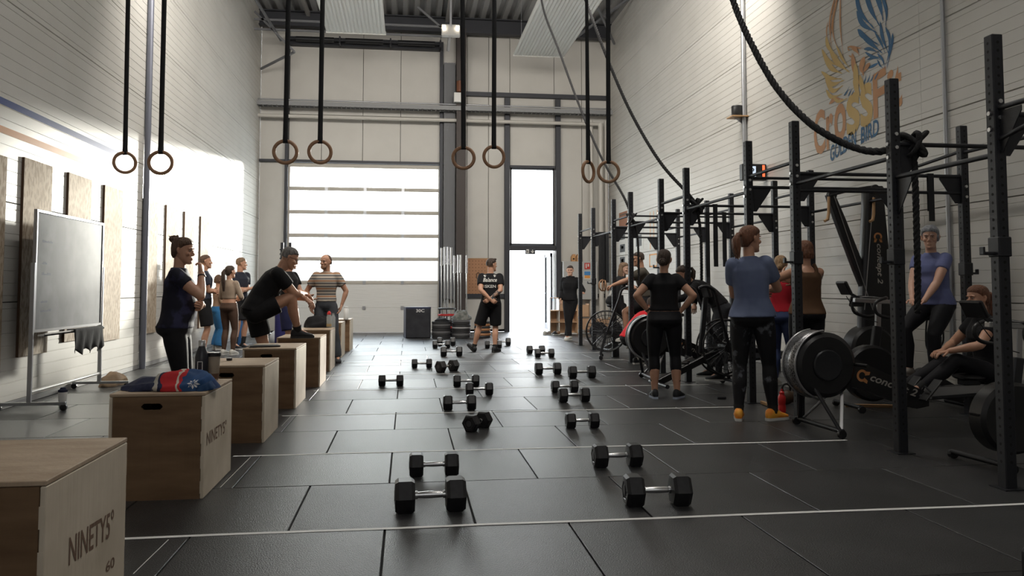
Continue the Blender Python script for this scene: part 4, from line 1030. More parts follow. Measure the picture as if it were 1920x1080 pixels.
for y, z in ((Ys[2], 1.35), (Ys[4], 1.4)): link('j_cup', jme, rig, loc=V(XB, y, z)-O, rot=(0, 0, PI))

# ------------------------------------------------------------------ climbing ropes
M_rope = mat('black_rope', (.014, .014, .015), .85, bump=(120, .4, 3))
def catmull(pts, n=12):
    out = []; p = [pts[0]*2-pts[1]]+pts+[pts[-1]*2-pts[-2]]
    for i in range(1, len(p)-2):
        for k in range(n):
            t = k/n; a, b, c, d = p[i-1], p[i], p[i+1], p[i+2]
            out.append(.5*((2*b)+(c-a)*t+(2*a-5*b+4*c-d)*t*t+(3*b-a-3*c+d)*t*t*t))
    out.append(pts[-1]); return out
def twisted(mb, pts, r, pitch):
    path = catmull(pts, 16); res = [path[0]]      # resample evenly
    step = pitch/6; acc = 0; cur = path[0]; i = 1
    while i < len(path):
        d = path[i]-cur
        if d.length < step: 
            cur_n = path[i]; 
            rem = step-d.length; j = i+1; c2 = path[i]
            while j < len(path) and (path[j]-c2).length < rem: rem -= (path[j]-c2).length; c2 = path[j]; j += 1
            if j >= len(path): break
            cur = c2+(path[j]-c2).normalized()*rem; i = j
        else: cur = cur+d.normalized()*step
        res.append(cur)
    res.append(path[-1])
    u = None; N = len(res)
    strands = [[], [], []]
    for i in range(N):
        t = (res[min(i+1, N-1)]-res[max(i-1, 0)]).normalized()
        if u is None: u = t.orthogonal().normalized()
        u = (u-t*u.dot(t)).normalized(); v = t.cross(u)
        for k in range(3):
            a = 2*PI*i/6/1.0+2*PI*k/3
            strands[k].append(res[i]+(u*math.cos(a)+v*math.sin(a))*r*.48)
    for s_ in strands: mb.tube(s_, r*.56, 6)
def rope(label, pts, r, knot=None, tail=None):
    t = thing('climbing_rope', label, 'rope', pts[0], 0, 'black climbing ropes hooked over the rig'); o = pts[0]
    m = MB(); twisted(m, [p-o for p in pts], r, r*5.2); m.build('rope_span', M_rope, t, smooth=60)
    if knot is not None:
        k = MB(); c = knot-o
        for a in range(5):
            ang = a*1.25; q = [c+V(.07*math.cos(b+ang)*math.sin(ang+.6), .07*math.sin(b), .085*math.cos(b+ang)) for b in [2*PI*j/18 for j in range(18)]]
            k.tube(q, r*.62, 7, closed=True)
        k.build('knot', M_rope, t, smooth=60)
    if tail:
        m = MB(); twisted(m, [p-o for p in tail], r*.85, r*4.6); m.build('rope_tail', M_rope, t, smooth=60)
k1 = V(P(1712, 280, Y=5.5).x, 5.5, ZX)
rope('thick black climbing rope sweeping down to the nearest rig bay', [k1+V(0, 0, .03), P(1650, 284, Y=5.6), P(1590, 272, Y=5.8), P(1520, 232, Y=6.0), P(1457, 165, Y=6.3), P(1408, 80, Y=6.6), P(1374, 0, Y=6.9), P(1335, -120, Y=7.2), P(1290, -300, Y=7.6)], .030, k1, [k1, k1+V(.01, .0, -.3), k1+V(.01, 0, -.9), k1+V(.0, 0, -1.25)])
k2 = V(P(1305, 388, Y=9.97).x, 9.97, ZX)
rope('black climbing rope reaching the middle rig bay', [k2+V(0, 0, .03), P(1287, 360, Y=10.05), P(1235, 300, Y=10.4), P(1180, 205, Y=10.9), P(1135, 100, Y=11.3), P(1098, 0, Y=11.8), P(1075, -70, Y=12.2)], .024, k2, [k2, k2+V(.06, 0, -.4), k2+V(.06, 0, -1.35)])
k3 = V(P(1186, 402, Y=12.6).x-.02, 12.6, ZX+.05)
rope('black climbing rope farthest from the camera', [k3+V(0, 0, .03), P(1170, 370, Y=12.7), P(1125, 290, Y=13.2), P(1085, 195, Y=13.8), P(1050, 100, Y=14.3), P(1022, 28, Y=14.8), P(1012, -20, Y=15.1), P(1006, -50, Y=15.3)], .022, k3, [k3, k3+V(.1, 0, -.3), k3+V(.12, 0, -1.3)])
# ------------------------------------------------------------------ machines
M_mach = mat('satin_black_plastic', (.012, .012, .013), .38, spec=.5)
M_machm = mat('dark_machine_metal', (.035, .036, .04), .4, .5)
M_alu = mat('brushed_aluminium', (.40, .40, .41), .32, .9)
M_logo = mat('pale_logo_print', (.42, .39, .35), .6)
M_logo_o = mat('orange_logo_print', (.55, .24, .09), .6)
M_wood = mat('ash_handle_wood', (.45, .27, .13), .5)
def logo_on(parent, origin, u, v, h_, body='concept 2', two=True):
    u = V(*u).normalized(); v = V(*v).normalized(); o_ = V(*origin)
    m = MB(); text_on(m, body, o_+u*h_*1.55, u, v, h_*5.4, h_, bold=.02, shear=.25); m.build('logo_lettering', M_logo, parent, smooth=0, kind='stuff')
    n = u.cross(v); m = MB(); c = o_+u*h_*.6+v*h_*.42
    for r0, r1, a0, a1 in ((.34, .58, .7, 5.6),):
        vs = []; N = 18
        for k in range(N+1):
            a = a0+(a1-a0)*k/N
            for r_ in (r0, r1): vs.append(c+u*(h_*r_*math.cos(a))+v*(h_*r_*math.sin(a)*1.05))
        m.add(vs, [(2*k, 2*k+1, 2*k+3, 2*k+2) for k in range(N)])
    m.add([c+u*h_*.2+v*h_*.5, c+u*h_*.75+v*h_*.62, c+u*h_*.75+v*h_*.30, c+u*h_*.3+v*h_*.1], [(0, 1, 2, 3)]).add([c+u*h_*.3-v*h_*.1, c+u*h_*.75-v*h_*.3, c+u*h_*.75-v*h_*.6, c+u*h_*.2-v*h_*.5], [(0, 1, 2, 3)])
    m.build('logo_emblem', M_logo_o, parent, smooth=0, kind='stuff')
def caster_bar(t, x, y0, y1, z=.035, name='foot_bar'):
    f = MB().cyl((x, y0, z+.02), (x, y1, z+.02), .021, 12).build(name, M_machm, t)
    for y in (y0, y1):
        m = MB().lathe([(.012, -.018), (.034, -.016), (.036, 0), (.034, .016), (.012, .018)], (x-.01, y, .036), 16, 'y'); m.build('caster_wheel', M_mach, f)
def arcs(cx_, cz_, r_, a0, a1, n=24): return [(cx_+r_*math.cos(a0+(a1-a0)*k/n), cz_+r_*math.sin(a0+(a1-a0)*k/n)) for k in range(n+1)]
def rower(label, loc, rz=0, tiltlogo=True):
    "local +x runs from the flywheel to the tail"
    t = thing('rowing_machine', label, 'rowing machine', loc, rz, 'rowing machines under the rig')
    XZ = lambda u, v, w_: V(u, w_, v)
    cz = .56; Rr = .285
    m = MB().lathe([(.03, -.105), (Rr*.82, -.115), (Rr*.95, -.085), (Rr*.96, .085), (Rr*.82, .115), (.03, .105)], (0, 0, cz), 40, 'y'); h = m.build('flywheel_housing', M_mach, t, smooth=30)
    m = MB().lathe([(.05, -.122), (.12, -.128), (.13, -.118), (.05, -.116)], (0, 0, cz), 28, 'y'); m.build('hub_cover', M_machm, h)
    m = MB()     # perforated silver shroud round the front half
    pts = arcs(0, cz, Rr, R(95), R(265), 28); vs = []
    for x_, z_ in pts: vs += [V(x_, -.095, z_), V(x_, .095, z_)]
    m.add(vs, [(2*k, 2*k+1, 2*k+3, 2*k+2) for k in range(28)])
    sh_ = m.build('perforated_shroud', mat('silver_perforated_shroud', (.30, .30, .31), .35, .85, noise=((90, 90, 90), (.05, .05, .05), .5, .55)), t, smooth=60); sh_.modifiers.new('s', 'SOLIDIFY').thickness = .006
    for y_ in (-.1, .1): MB().tube([V(x_, y_, z_) for x_, z_ in arcs(0, cz, Rr+.002, R(95), R(265), 28)], .009, 8).build('shroud_rim', M_alu, t, smooth=60)
    for a, l in ((.12, .2), (-.08, .1)): pass
    for s_ in (-1, 1):
        MB().bar((-.13, s_*.07, .42), (-.02, s_*.30, .06), .035, .02, ch=.004).build('front_leg', M_machm, t)
        MB().bar((.16, s_*.06, .34), (.0, s_*.29, .06), .03, .018, ch=.004).build('front_leg', M_alu, t)
    caster_bar(t, -.02, -.34, .34)
    # side frame sloping from the flywheel to the footrests
    poly = [(.02, .70), (.30, .60), (.98, .30), (.98, .19), (.86, .17), (.30, .36), (.0, .40)]
    f = MB().prism(poly, -.055, .055, XZ).build('main_frame', M_mach, t)
    s_v = V(.98-.30, 0, .245-.48); 
    logo_on(t, (.29, -.058, .445), (s_v.x, 0, s_v.z), (-s_v.z, 0, s_v.x), .085)
    for y_ in (-.13, .13):
        MB().bar((.86, y_, .25), (1.02, y_, .42), .10, .02, ch=.005).build('footrest', M_mach, t)
        MB().tube([(.90, y_-.05, .33), (.885, y_, .37), (.90, y_+.05, .33)], .008, 6).build('foot_strap', M_strap, t)
    MB().cyl((.9, -.18, .28), (.9, .18, .28), .012).build('footrest_axle', M_alu, t)
    MB().bar((.95, 0, .30), (2.30, 0, .36), .05, .085, ch=.006).build('monorail', M_alu, t)
    MB().bar((.96, 0, .25), (2.30, 0, .31), .06, .03, ch=.006).build('rail_base', M_machm, t)
    MB().bar((2.22, 0, .32), (2.28, 0, .07), .05, .04, ch=.004).build('rear_leg', M_machm, t); caster_bar(t, 2.28, -.2, .2, .01)
    m = MB(); m.sph((1.42, 0, .425), (.12, .15, .032), 16, 8); st_ = m.build('seat', M_mach, t, smooth=60)
    MB().box((1.42, 0, .38), (.16, .10, .05), ch=.008).build('seat_carriage', M_machm, st_)
    MB().tube([(.28, -.24, .56), (.26, -.1, .56), (.26, .1, .56), (.28, .24, .56)], .015, 10).build('handle', M_mach, t)
    MB().cyl((.26, 0, .56), (.1, 0, .58), .006).build('chain', M_alu, t)
    return t
rower('rowing machine in the front bay, its leg near the orange trainers', P(1524, 828, z=0).xy.to_3d()+V(.30, .42, 0), R(3))
rower('rowing machine hidden behind the woman with hands on hips', V(3.12, 10.15, 0), R(-4))
rower('rowing machine in the bay behind the woman in heather blue', V(4.10, 8.75, 0), R(2)) if False else None

def bike(label, loc, rz):
    "local: saddle over origin, +x forward; saddle top z .93"
    t = thing('exercise_bike', label, 'exercise bike', loc, rz)
    XZ = lambda u, v, w_: V(u, w_, v)
    caster_bar(t, .93, -.25, .25); MB().cyl((-.28, -.27, .04), (-.28, .27, .04), .024, 12).build('rear_foot', M_machm, t)
    m = MB().lathe([(.02, -.06), (.25, -.075), (.275, -.05), (.275, .05), (.25, .075), (.02, .06)], (.69, 0, .36), 40, 'y'); fl = m.build('flywheel_housing', M_mach, t, smooth=30)
    for r_ in (.10, .155, .205): MB().torus((.69, -.078, .36), r_, .006, 32, 6, 'y').build('vent_ring', M_machm, fl, smooth=60)
    f = MB().prism([(-.30, .10), (-.24, .06), (.93, .28), (.97, .40), (.69, .46), (.0, .33), (-.26, .19)], -.04, .04, XZ).build('main_frame', M_mach, t)
    MB().bar((0, 0, .2), (-.03, 0, .72), .05, .07, ch=.008).build('seat_tube', M_machm, t)
    MB().bar((-.03, 0, .70), (-.04, 0, .88), .035, .045, ch=.004).build('seat_post', M_alu, t)
    m = MB(); loft(m, [(V(x_, 0, .90), V(0, 1, 0), V(0, 0, 1), w_, h_) for x_, w_, h_ in ((-.13, .03, .015), (-.12, .08, .028), (-.06, .095, .032), (.0, .06, .03), (.07, .03, .025), (.14, .022, .02), (.155, .01, .01))], 14); m.build('saddle', M_mach, t, smooth=60)
    MB().bar((.66, 0, .45), (.60, 0, .82), .06, .08, ch=.008).build('handle_tube', M_machm, t)
    MB().bar((.60, 0, .80), (.585, 0, 1.06), .04, .05, ch=.004).build('handle_post', M_alu, t)
    MB().bar((.46, 0, 1.06), (.84, 0, 1.08), .05, .045, ch=.005).build('handle_slide', M_alu, t)
    hb_ = MB()
    for s_ in (-1, 1):
        hb_.tube(catmull([V(.56, 0, 1.09), V(.57, s_*.12, 1.10), V(.64, s_*.20, 1.10), V(.74, s_*.21, 1.05), V(.72, s_*.21, .95), V(.59, s_*.21, .91), V(.50, s_*.21, .92)], 5), .016, 8)
    hb_.build('handlebar', M_mach, t, smooth=60)
    MB().bar((.78, 0, 1.09), (.92, 0, 1.17), .02, .025).build('monitor_arm', M_machm, t)
    MB().box((.94, 0, 1.20), (.035, .19, .145), (0, .45, 0), ch=.01).build('monitor', M_mach, t)
    MB().tube(catmull([V(.92, 0, 1.12), V(.84, .03, .98), V(.74, .02, .9), V(.62, .04, .86)], 5), .004, 5).build('monitor_cable', M_mach, t)
    for s_ in (-1, 1):
        c = MB().bar((.12, s_*.075, .30), (.12+.15*s_, s_*.075, .30-.06*s_), .018, .03, ch=.003).build('crank', M_alu, t)
        MB().box((.12+.15*s_, s_*.14, .30-.06*s_), (.09, .1, .022), ch=.004).build('pedal', M_mach, c)
    MB().lathe([(.02, -.06), (.1, -.064), (.1, .064), (.02, .06)], (.12, 0, .30), 24, 'y').build('crank_cover', M_mach, t)
    return t
b0 = bike('exercise bike under the grey-haired woman', (SB[0], SB[1], 0), R(178))
_c = P(1818, 868, z=0); bike('exercise bike at the right edge nearest the camera', (_c.x+.93, _c.y, 0), R(186)).scale = (1, 1, .88)
def fan_bike(label, loc, rz):
    t = thing('fan_bike', label, 'exercise bike', loc, rz)
    cz = .47; fx = .68; Rf = .34
    w_ = MB().torus((fx, -.09, cz), Rf, .012, 40, 8, 'y').torus((fx, .09, cz), Rf, .012, 40, 8, 'y')
    cage = w_.build('fan_cage', M_mach, t, smooth=60, kind='stuff')
    sp = MB()
    for k in range(30):
        a = 2*PI*k/30
        for y_ in (-.095, .095): sp.tube([(fx+.06*math.cos(a), y_, cz+.06*math.sin(a)), (fx+Rf*math.cos(a+.25), y_, cz+Rf*math.sin(a+.25))], .003, 4)
    for r_ in (.12, .2, .27): sp.torus((fx, -.095, cz), r_, .003, 32, 4, 'y').torus((fx, .095, cz), r_, .003, 32, 4, 'y')
    sp.build('cage_wires', M_machm, t, smooth=60, kind='stuff')
    fb_ = MB()
    for k in range(8):
        a = 2*PI*k/8; d = V(math.cos(a), 0, math.sin(a)); p = V(-d.z, 0, d.x)
        c = V(fx, 0, cz)+d*.19; fb_.box(c, (.25, .11, .004), Matrix((d, V(0, 1, 0), p)).transposed())
    fb_.build('fan_blades', M_machm, t, smooth=0, kind='stuff')
    MB().lathe([(.02, -.11), (.06, -.11), (.06, .11), (.02, .11)], (fx, 0, cz), 20, 'y').build('hub', M_mach, t)
    for s_ in (-1, 1): MB().bar((fx, s_*.12, cz), (fx+.1, s_*.12, .07), .02, .04, ch=.004).build('fork_leg', M_machm, t)
    caster_bar(t, fx+.1, -.28, .28); MB().cyl((-.2, -.28, .04), (-.2, .28, .04), .026, 12).build('rear_foot', M_machm, t)
    MB().bar((-.2, 0, .06), (fx-.1, 0, .42), .06, .08, ch=.008).build('main_frame', M_mach, t)
    MB().bar((.05, 0, .25), (-.03, 0, .84), .05, .06, ch=.006).build('seat_tube', M_machm, t)
    m = MB(); loft(m, [(V(x_, 0, .87), V(0, 1, 0), V(0, 0, 1), a_, h_) for x_, a_, h_ in ((-.14, .04, .02), (-.12, .10, .035), (-.04, .11, .035), (.05, .06, .03), (.13, .02, .02))], 14); m.build('saddle', M_mach, t, smooth=60)
    MB().bar((.35, 0, .40), (.42, 0, 1.08), .05, .06, ch=.006).build('mast', M_machm, t)
    MB().box((.43, 0, 1.16), (.04, .2, .16), (0, -.3, 0), ch=.01).build('monitor', M_mach, t)
    for s_ in (-1, 1):
        MB().tube(catmull([V(fx-.02, s_*.15, cz), V(fx-.12, s_*.20, .75), V(fx-.22, s_*.25, 1.02), V(fx-.27, s_*.27, 1.17), V(fx-.38, s_*.27, 1.22), V(fx-.46, s_*.25, 1.20)], 5), .019, 10).build('lever_arm', M_machm, t, smooth=60)
        c = MB().bar((.2, s_*.10, .36), (.2+.14*s_, s_*.10, .30), .018, .03).build('crank', M_alu, t); MB().box((.2+.14*s_, s_*.16, .30), (.09, .1, .022), ch=.004).build('pedal', M_mach, c)
    return t
fan_bike('fan bike with big wire wheel left of the heather blue woman', at(1262, 9.45), R(4))
fan_bike('fan bike ridden by the long-haired woman', B1, R(8))
fan_bike('fan bike ridden by the man in grey-brown tee', B2, R(165))

# ski machine against the right wall
def ski():
    a = P(1641, 560, X=5.36); Y0 = a.y; t = thing('ski_machine', 'tall black ski machine with wooden handles by the right wall', 'ski machine', (a.x, Y0, 0))
    W = .135
    m = MB(); loft(m, [(V(0, 0, z), V(1, 0, 0), V(0, 1, 0), w_, .07) for z, w_ in ((.30, .23), (.9, .205), (1.5, .17), (2.1, .125), (2.36, .115), (2.38, .10))], 16, 5); m.build('column', M_mach, t, smooth=40)
    MB().box((0, .02, .15), (.62, .56, .05), ch=.01).build('base_plate', M_machm, t)
    MB().box((0, 0, .10), (.20, .12, .45), ch=.01).build('stand', M_machm, t)
    m = MB().lathe([(.02, -.12), (.24, -.13), (.27, -.1), (.27, .1), (.24, .13), (.02, .12)], (-.10, 0, .50), 36, 'y'); m.build('flywheel_housing', M_mach, t, smooth=30)
    for s_ in (-1,): pass
    for e_, xx in ((-1, -.52),):   # second slanted tapering upright with its own pulley
        m = MB(); loft(m, [(V(xx*(z-.95)/1.35-.02, 0, z), V(1, 0, 0), V(0, 1, 0), w_, .05) for z, w_ in ((.85, .05), (1.4, .07), (2.0, .065), (2.27, .05))], 12, 4); m.build('slanted_upright', M_mach, t, smooth=40)
    MB().tube(catmull([V(-.56, -.06, 2.26), V(-.40, -.08, 2.30), V(-.2, -.08, 2.35), V(0, -.06, 2.37)], 5), .012, 8).build('top_bar', M_mach, t, smooth=60)
    MB().lathe([(.01, -.03), (.05, -.032), (.05, .032), (.01, .03)], (-.52, -.02, 2.27), 18, 'y').build('pulley', M_machm, t)
    MB().lathe([(.01, -.03), (.05, -.032), (.05, .032), (.01, .03)], (-.03, -.08, 2.34), 18, 'y').build('pulley', M_machm, t)
    for hx in (-.60, -.05):
        MB().tube([(hx, -.10, 2.24), (hx-.005, -.10, 2.05), (hx-.02, -.10, 1.98), (hx-.06, -.10, 1.96)], [.016, .017, .019, .016], 10).build('wooden_handle', M_wood, t, smooth=60)
    for xa, xb in ((-.52, -.06), (-.04, -.16)):
        MB().tube([(xa, -.075, 2.25), (xb-.02, -.075, .95)], .006, 6).build('drive_cord', M_alu, t)
    logo_on(t, (-.03, -.076, 1.84), (0, 0, -1), (1, 0, 0), .085)
    MB().box((-.28, -.10, 1.05), (.18, .035, .13), (.4, 0, 0), ch=.01).build('monitor', M_mach, t)
    return t
ski()
# ------------------------------------------------------------------ left wall: boards, stripes, pipe, whiteboard
M_osb = mat('oriented_strand_board', (.50, .41, .31), .75, noise=((30, 30, 13), (.33, .25, .17), .44, .58))
M_osbe = mat('board_edge', (.10, .055, .03), .8)
bl = [(-32, 9, 280, 715), (50, 103, 297, 668), (133, 176, 325, 640), (200, 234, 348, 640), (275, 300, 373, 626), (315, 337, 385, 622), (349, 367, 397, 618), (379, 394, 406, 615)]
names = ['cut by the left edge', 'behind the left end of the whiteboard', 'behind the middle of the whiteboard', 'just right of the whiteboard', 'right beside the wall pipe', 'second beyond the wall pipe', 'third beyond the wall pipe', 'farthest along the wall']
for i, (xa, xb, ya, yb) in enumerate(bl):
    Xw = XL+.045
    a = P(xa, ya, X=Xw); b = P(xb, ya, X=Xw); z1 = (a.z+P(xb, ya+(xb-xa)*.25, X=Xw).z)/2; z0 = P(xa, yb, X=Xw).z
    w_ = min(1.0, max(.5, b.y-a.y)); t = thing('strand_board', 'strand board panel on the left wall, %s' % names[i], 'board', (XL+.002, a.y+w_/2, max(.02, z0)), 0, 'strand boards on the left wall')
    m = MB().box2((.004, -w_/2, 0), (.025, w_/2, z1-z0), ch=.002); m.build('board_face', M_osb, t, smooth=0)
    MB().box2((.0, -w_/2-.004, 0), (.026, -w_/2, z1-z0)).build('board_edge', M_osbe, t, smooth=0)
M_blue = mat('blue_wall_stripe', (.035, .06, .21), .6); M_or = mat('orange_wall_stripe', (.55, .25, .10), .6)
for nm, m_, pa, pb, y1 in (('blue', M_blue, (0, 187), (270, 312), 12.2), ('orange', M_or, (0, 247), (200, 315), 10.5)):
    a = P(*pa, X=XL); b = P(*pb, X=XL); zc = (a.z+b.z)/2
    MB().box2((XL-.001, 2.0, zc-.035), (XL+.003, y1, zc+.035)).build('wall_stripe', m_, bpy.data.objects['wall_left'], smooth=0)
pl = MB().cyl((XL+.05, 12.62, 0), (XL+.05, 12.62, 8.5), .045, 16); pl.build('trim_40', mat('grey_blue_pipe', (.16, .17, .21), .4, .3), kind='structure')
# whiteboard on casters, standing parallel to the wall
Yw0, Yw1, Xw = 8.0, 9.95, -3.66
wt = thing('whiteboard', 'large mobile whiteboard on a caster stand by the left wall', 'whiteboard', (Xw, Yw0, 0))
zt, zb = P(66, 395, X=Xw).z, P(66, 620, X=Xw).z
yw0 = P(66, 500, X=Xw).y-Yw0; yw1 = P(190, 500, X=Xw).y-Yw0
MB().box2((-.012, yw0, zb), (.004, yw1, zt), ch=.002).build('board_surface', mat('smeared_whiteboard', (.13, .135, .15), .55, spec=.25, noise=(2.4, (.20, .205, .22), .4, .65)), wt, smooth=0)
for nm, a, b in (('frame_rail', (-.02, yw0-.02, zt-.01), (.014, yw1+.02, zt+.02)), ('frame_rail', (-.02, yw0-.02, zb-.02), (.014, yw1+.02, zb+.01)), ('frame_rail', (-.02, yw0-.02, zb), (.014, yw0+.01, zt)), ('frame_rail', (-.02, yw1-.01, zb), (.014, yw1+.02, zt))):
    MB().box2(a, b, ch=.003).build(nm, M_alu, wt)
MB().box2((-.0, yw0+.1, zb-.06), (.07, yw1-.05, zb-.045)).box2((.06, yw0+.1, zb-.06), (.07, yw1-.05, zb-.03)).build('pen_tray', M_white, wt)
for yy in (yw0-.04, yw1+.03):
    MB().box2((-.02, yy-.015, .06), (.02, yy+.015, 1.45), ch=.003).build('stand_post', M_gal, wt)
    f = MB().box2((-.30, yy-.018, .055), (.34, yy+.018, .085), ch=.003).build('foot', M_gal, wt)
    for xx in (-.28, .32): MB().lathe([(.01, -.016), (.032, -.014), (.032, .014), (.01, .016)], (xx, yy, .032), 16, 'y').build('caster', M_mach, f)
MB().cyl((.0, yw0-.04, .18), (0, yw1+.03, .18), .018).build('cross_rail', M_white, wt)
for k, (z_, l_) in enumerate(((1.66, .22), (1.44, .12), (1.33, .2), (1.05, .14), (.96, .24))):     # faint marker notes
    m = MB(); rr = random.Random(k); y_ = yw0+.14
    while y_ < yw0+.14+l_:
        m.box2((.0042, y_, z_), (.0048, y_+.018, z_+.03*rr.uniform(.4, 1))); y_ += .03
    m.build('marker_writing', mat('faint_marker', (.10, .11, .16), .6), wt, smooth=0, kind='stuff')
def cloth_lump(name, label, loc, dims, m_, seed=1, group=None, cat='clothing', detail=.018, rz=0, extra=None):
    "crumpled cloth heap: a flattened ball with folds"
    m = MB(); nu, nv = 40, 20; rr = random.Random(seed); ph = [rr.uniform(0, 6.28) for _ in range(8)]
    vs = []; fs = []
    for i in range(nv+1):
        t = PI*i/nv
        for k in range(nu):
            a = 2*PI*k/nu
            w1 = math.sin(3*a+ph[0]+2*math.cos(t*2))*.5+math.sin(5*a+ph[1]+t*3)*.35+math.sin(9*a+ph[2]-t*4)*.25+math.sin(2*a+7*t+ph[3])*.35
            r_ = 1+w1*detail*8*math.sin(t)
            z = math.cos(t); z = z if z > 0 else z*.02
            sx = math.copysign(abs(math.cos(a))**.75, math.cos(a)); sy = math.copysign(abs(math.sin(a))**.75, math.sin(a))
            vs.append((dims[0]/2*math.sin(t)*sx*r_, dims[1]/2*math.sin(t)*sy*r_, dims[2]*(z*(.85+.3*math.sin(4*a*.5+ph[4]+t*5)*math.sin(t)) if z > 0 else 0)+.001))
    for i in range(nv):
        for k in range(nu):
            k2 = (k+1) % nu; fs.append((i*nu+k, (i+1)*nu+k, (i+1)*nu+k2, i*nu+k2))
    m.add(vs, fs); o = m.build(name, m_, smooth=70); o.location = loc; o.rotation_euler = (0, 0, rz)
    return tag(o, label, cat, group)
# cloth hanging over the pen tray
m = MB(); nx, nz = 22, 10; vs = []
cy0, cy1 = P(123, 640, X=Xw).y, P(178, 640, X=Xw).y; ztray = zb-.03
for side_ in (1,):
    for i in range(nx+1):
        for k in range(nz+1):
            y_ = cy0+(cy1-cy0)*i/nx; d_ = .26*k/nz*(1-.12*math.sin(i*.9))
            vs.append(V(Xw+.085+.018*math.sin(i*1.1+k*.25)*(k/nz), y_, ztray+.006-d_))
m.add(vs, [(i*(nz+1)+k, (i+1)*(nz+1)+k, (i+1)*(nz+1)+k+1, i*(nz+1)+k+1) for i in range(nx) for k in range(nz)])
m.box2((Xw-.0, cy0+.02, ztray-.012), (Xw+.085, cy1-.02, ztray+.006))
o = m.build('towel', cloth_mat('black_terry', (.02, .02, .022)), smooth=60); tag(o, 'black cloth hanging from the whiteboard tray', 'towel')
o.modifiers.new('s', 'SOLIDIFY').thickness = .004
c = P(352, 722, z=0)
# tumbler on the floor beside the whiteboard foot
def cup(name, label, loc, prof, m_, lidprof, lm_, cat='bottle', group=None, band=None):
    t = thing(name, label, cat, loc, 0, group)
    MB().lathe(prof, n=24).build('vessel', m_, t, smooth=40); MB().lathe(lidprof, n=24).build('lid', lm_, t, smooth=40)
    if band: MB().lathe(band[0], n=24).build('label_band', band[1], t)
    return t
c = P(117, 764, z=0)
cup('tumbler', 'white tumbler with dark lid on the floor by the whiteboard foot', (c.x, c.y, 0), [(.03, 0), (.034, .01), (.042, .15), (.042, .155)], M_white, [(.044, .155), (.044, .175), (.03, .182), (.022, .20), (.0, .20)], M_navyfab)
c = P(160, 722, z=0); cloth_lump('bag', 'pale brown bag lying on the floor behind the whiteboard', (XL+.34, c.y, 0), (.26, .5, .18), cloth_mat('tan_canvas', (.33, .24, .16)), 4, cat='bag')
c = P(187, 735, z=0)

# ------------------------------------------------------------------ things on the boxes
H6 = .6015
p = P(258, 738, z=H6)
o = cloth_lump('sweater', 'folded navy sweater on the near left corner of the second box', (-1.50, 5.10, H6), (.34, .40, .075), cloth_mat('navy_knit', (.018, .022, .05), (.028, .032, .065), 40), 2)
# patterned winter sweater
M_xmas = bpy.data.materials.new('patterned_knit'); M_xmas.use_nodes = True; n_ = M_xmas.node_tree.nodes; l_ = M_xmas.node_tree.links
tc_ = n_.new('ShaderNodeTexCoord'); sp_ = n_.new('ShaderNodeSeparateXYZ'); l_.new(tc_.outputs['Object'], sp_.inputs[0])
nz_ = n_.new('ShaderNodeTexNoise'); nz_.inputs['Scale'].default_value = 9; l_.new(tc_.outputs['Object'], nz_.inputs['Vector'])
ad = n_.new('ShaderNodeMath'); ad.operation = 'MULTIPLY_ADD'; ad.inputs[1].default_value = .14; l_.new(nz_.outputs['Fac'], ad.inputs[0]); l_.new(sp_.outputs['X'], ad.inputs[2])
rp = n_.new('ShaderNodeValToRGB'); rp.color_ramp.interpolation = 'CONSTANT'
cols = [(0, (.5, .47, .42)), (.18, (.012, .016, .05)), (.24, (.42, .015, .02)), (.42, (.5, .45, .38)), (.46, (.42, .015, .02)), (.52, (.014, .05, .14)), (.66, (.016, .06, .17)), (.93, (.014, .04, .12))]
for i, (p_, c_) in enumerate(cols):
    e = rp.color_ramp.elements[i] if i < 2 else rp.color_ramp.elements.new(p_); e.position = p_; e.color = (*c_, 1)
mr = n_.new('ShaderNodeMapRange'); mr.inputs['From Min'].default_value = -.12; mr.inputs['From Max'].default_value = .30; l_.new(ad.outputs[0], mr.inputs['Value']); l_.new(mr.outputs[0], rp.inputs[0])
l_.new(rp.outputs[0], n_['Principled BSDF'].inputs['Base Color']); n_['Principled BSDF'].inputs['Roughness'].default_value = .9
sw_t = cloth_lump('sweater', 'blue, red and white patterned winter sweater bunched on the second box', (-1.325, 5.02, H6), (.37, .30, .125), M_xmas, 11, detail=.014)
cloth_lump('glove', 'dark blue cuff of knitwear at the right edge of the second box', (-1.185, 4.98, H6), (.10, .2, .06), cloth_mat('blue_knit', (.016, .05, .13)), 5, cat='clothing')
# snowflake on the sweater
from mathutils.bvhtree import BVHTree
def drape(obj_, vs, direction, lift=.0015):
    me = obj_.data; M = obj_.matrix_local.copy() if False else Matrix.Translation(obj_.location) @ obj_.rotation_euler.to_matrix().to_4x4() @ Matrix.Diagonal((*obj_.scale, 1))
    bv = BVHTree.FromPolygons([M @ v.co for v in me.vertices], [tuple(p.vertices) for p in me.polygons]); d = V(*direction).normalized(); out = []
    last = None
    for v in vs:
        h = bv.ray_cast(v-d*.6, d)
        q = h[0]-d*lift if h[0] is not None else (last if last else v)
        last = q; out.append(q)
    return out
m = MB(); cs = V(-1.235, 4.86, H6+.055); u = V(.98, .15, 0); k_ = V(0, .3, .95).normalized()
for a in range(8):
    an = a*PI/4; d = u*math.cos(an)+k_*math.sin(an); pp = u*-math.sin(an)+k_*math.cos(an)
    m.add([cs+d*.004, cs+d*.02+pp*.006, cs+d*.034, cs+d*.02-pp*.006], [(0, 1, 2, 3)])
m.v = [tuple(V(*q)-V(*sw_t.location)) for q in drape(sw_t, [V(*v) for v in m.v], (0, .95, -.35))]
m.build('snowflake_motif', mat('white_knit', (.6, .6, .6), .9), sw_t, smooth=0, kind='stuff')
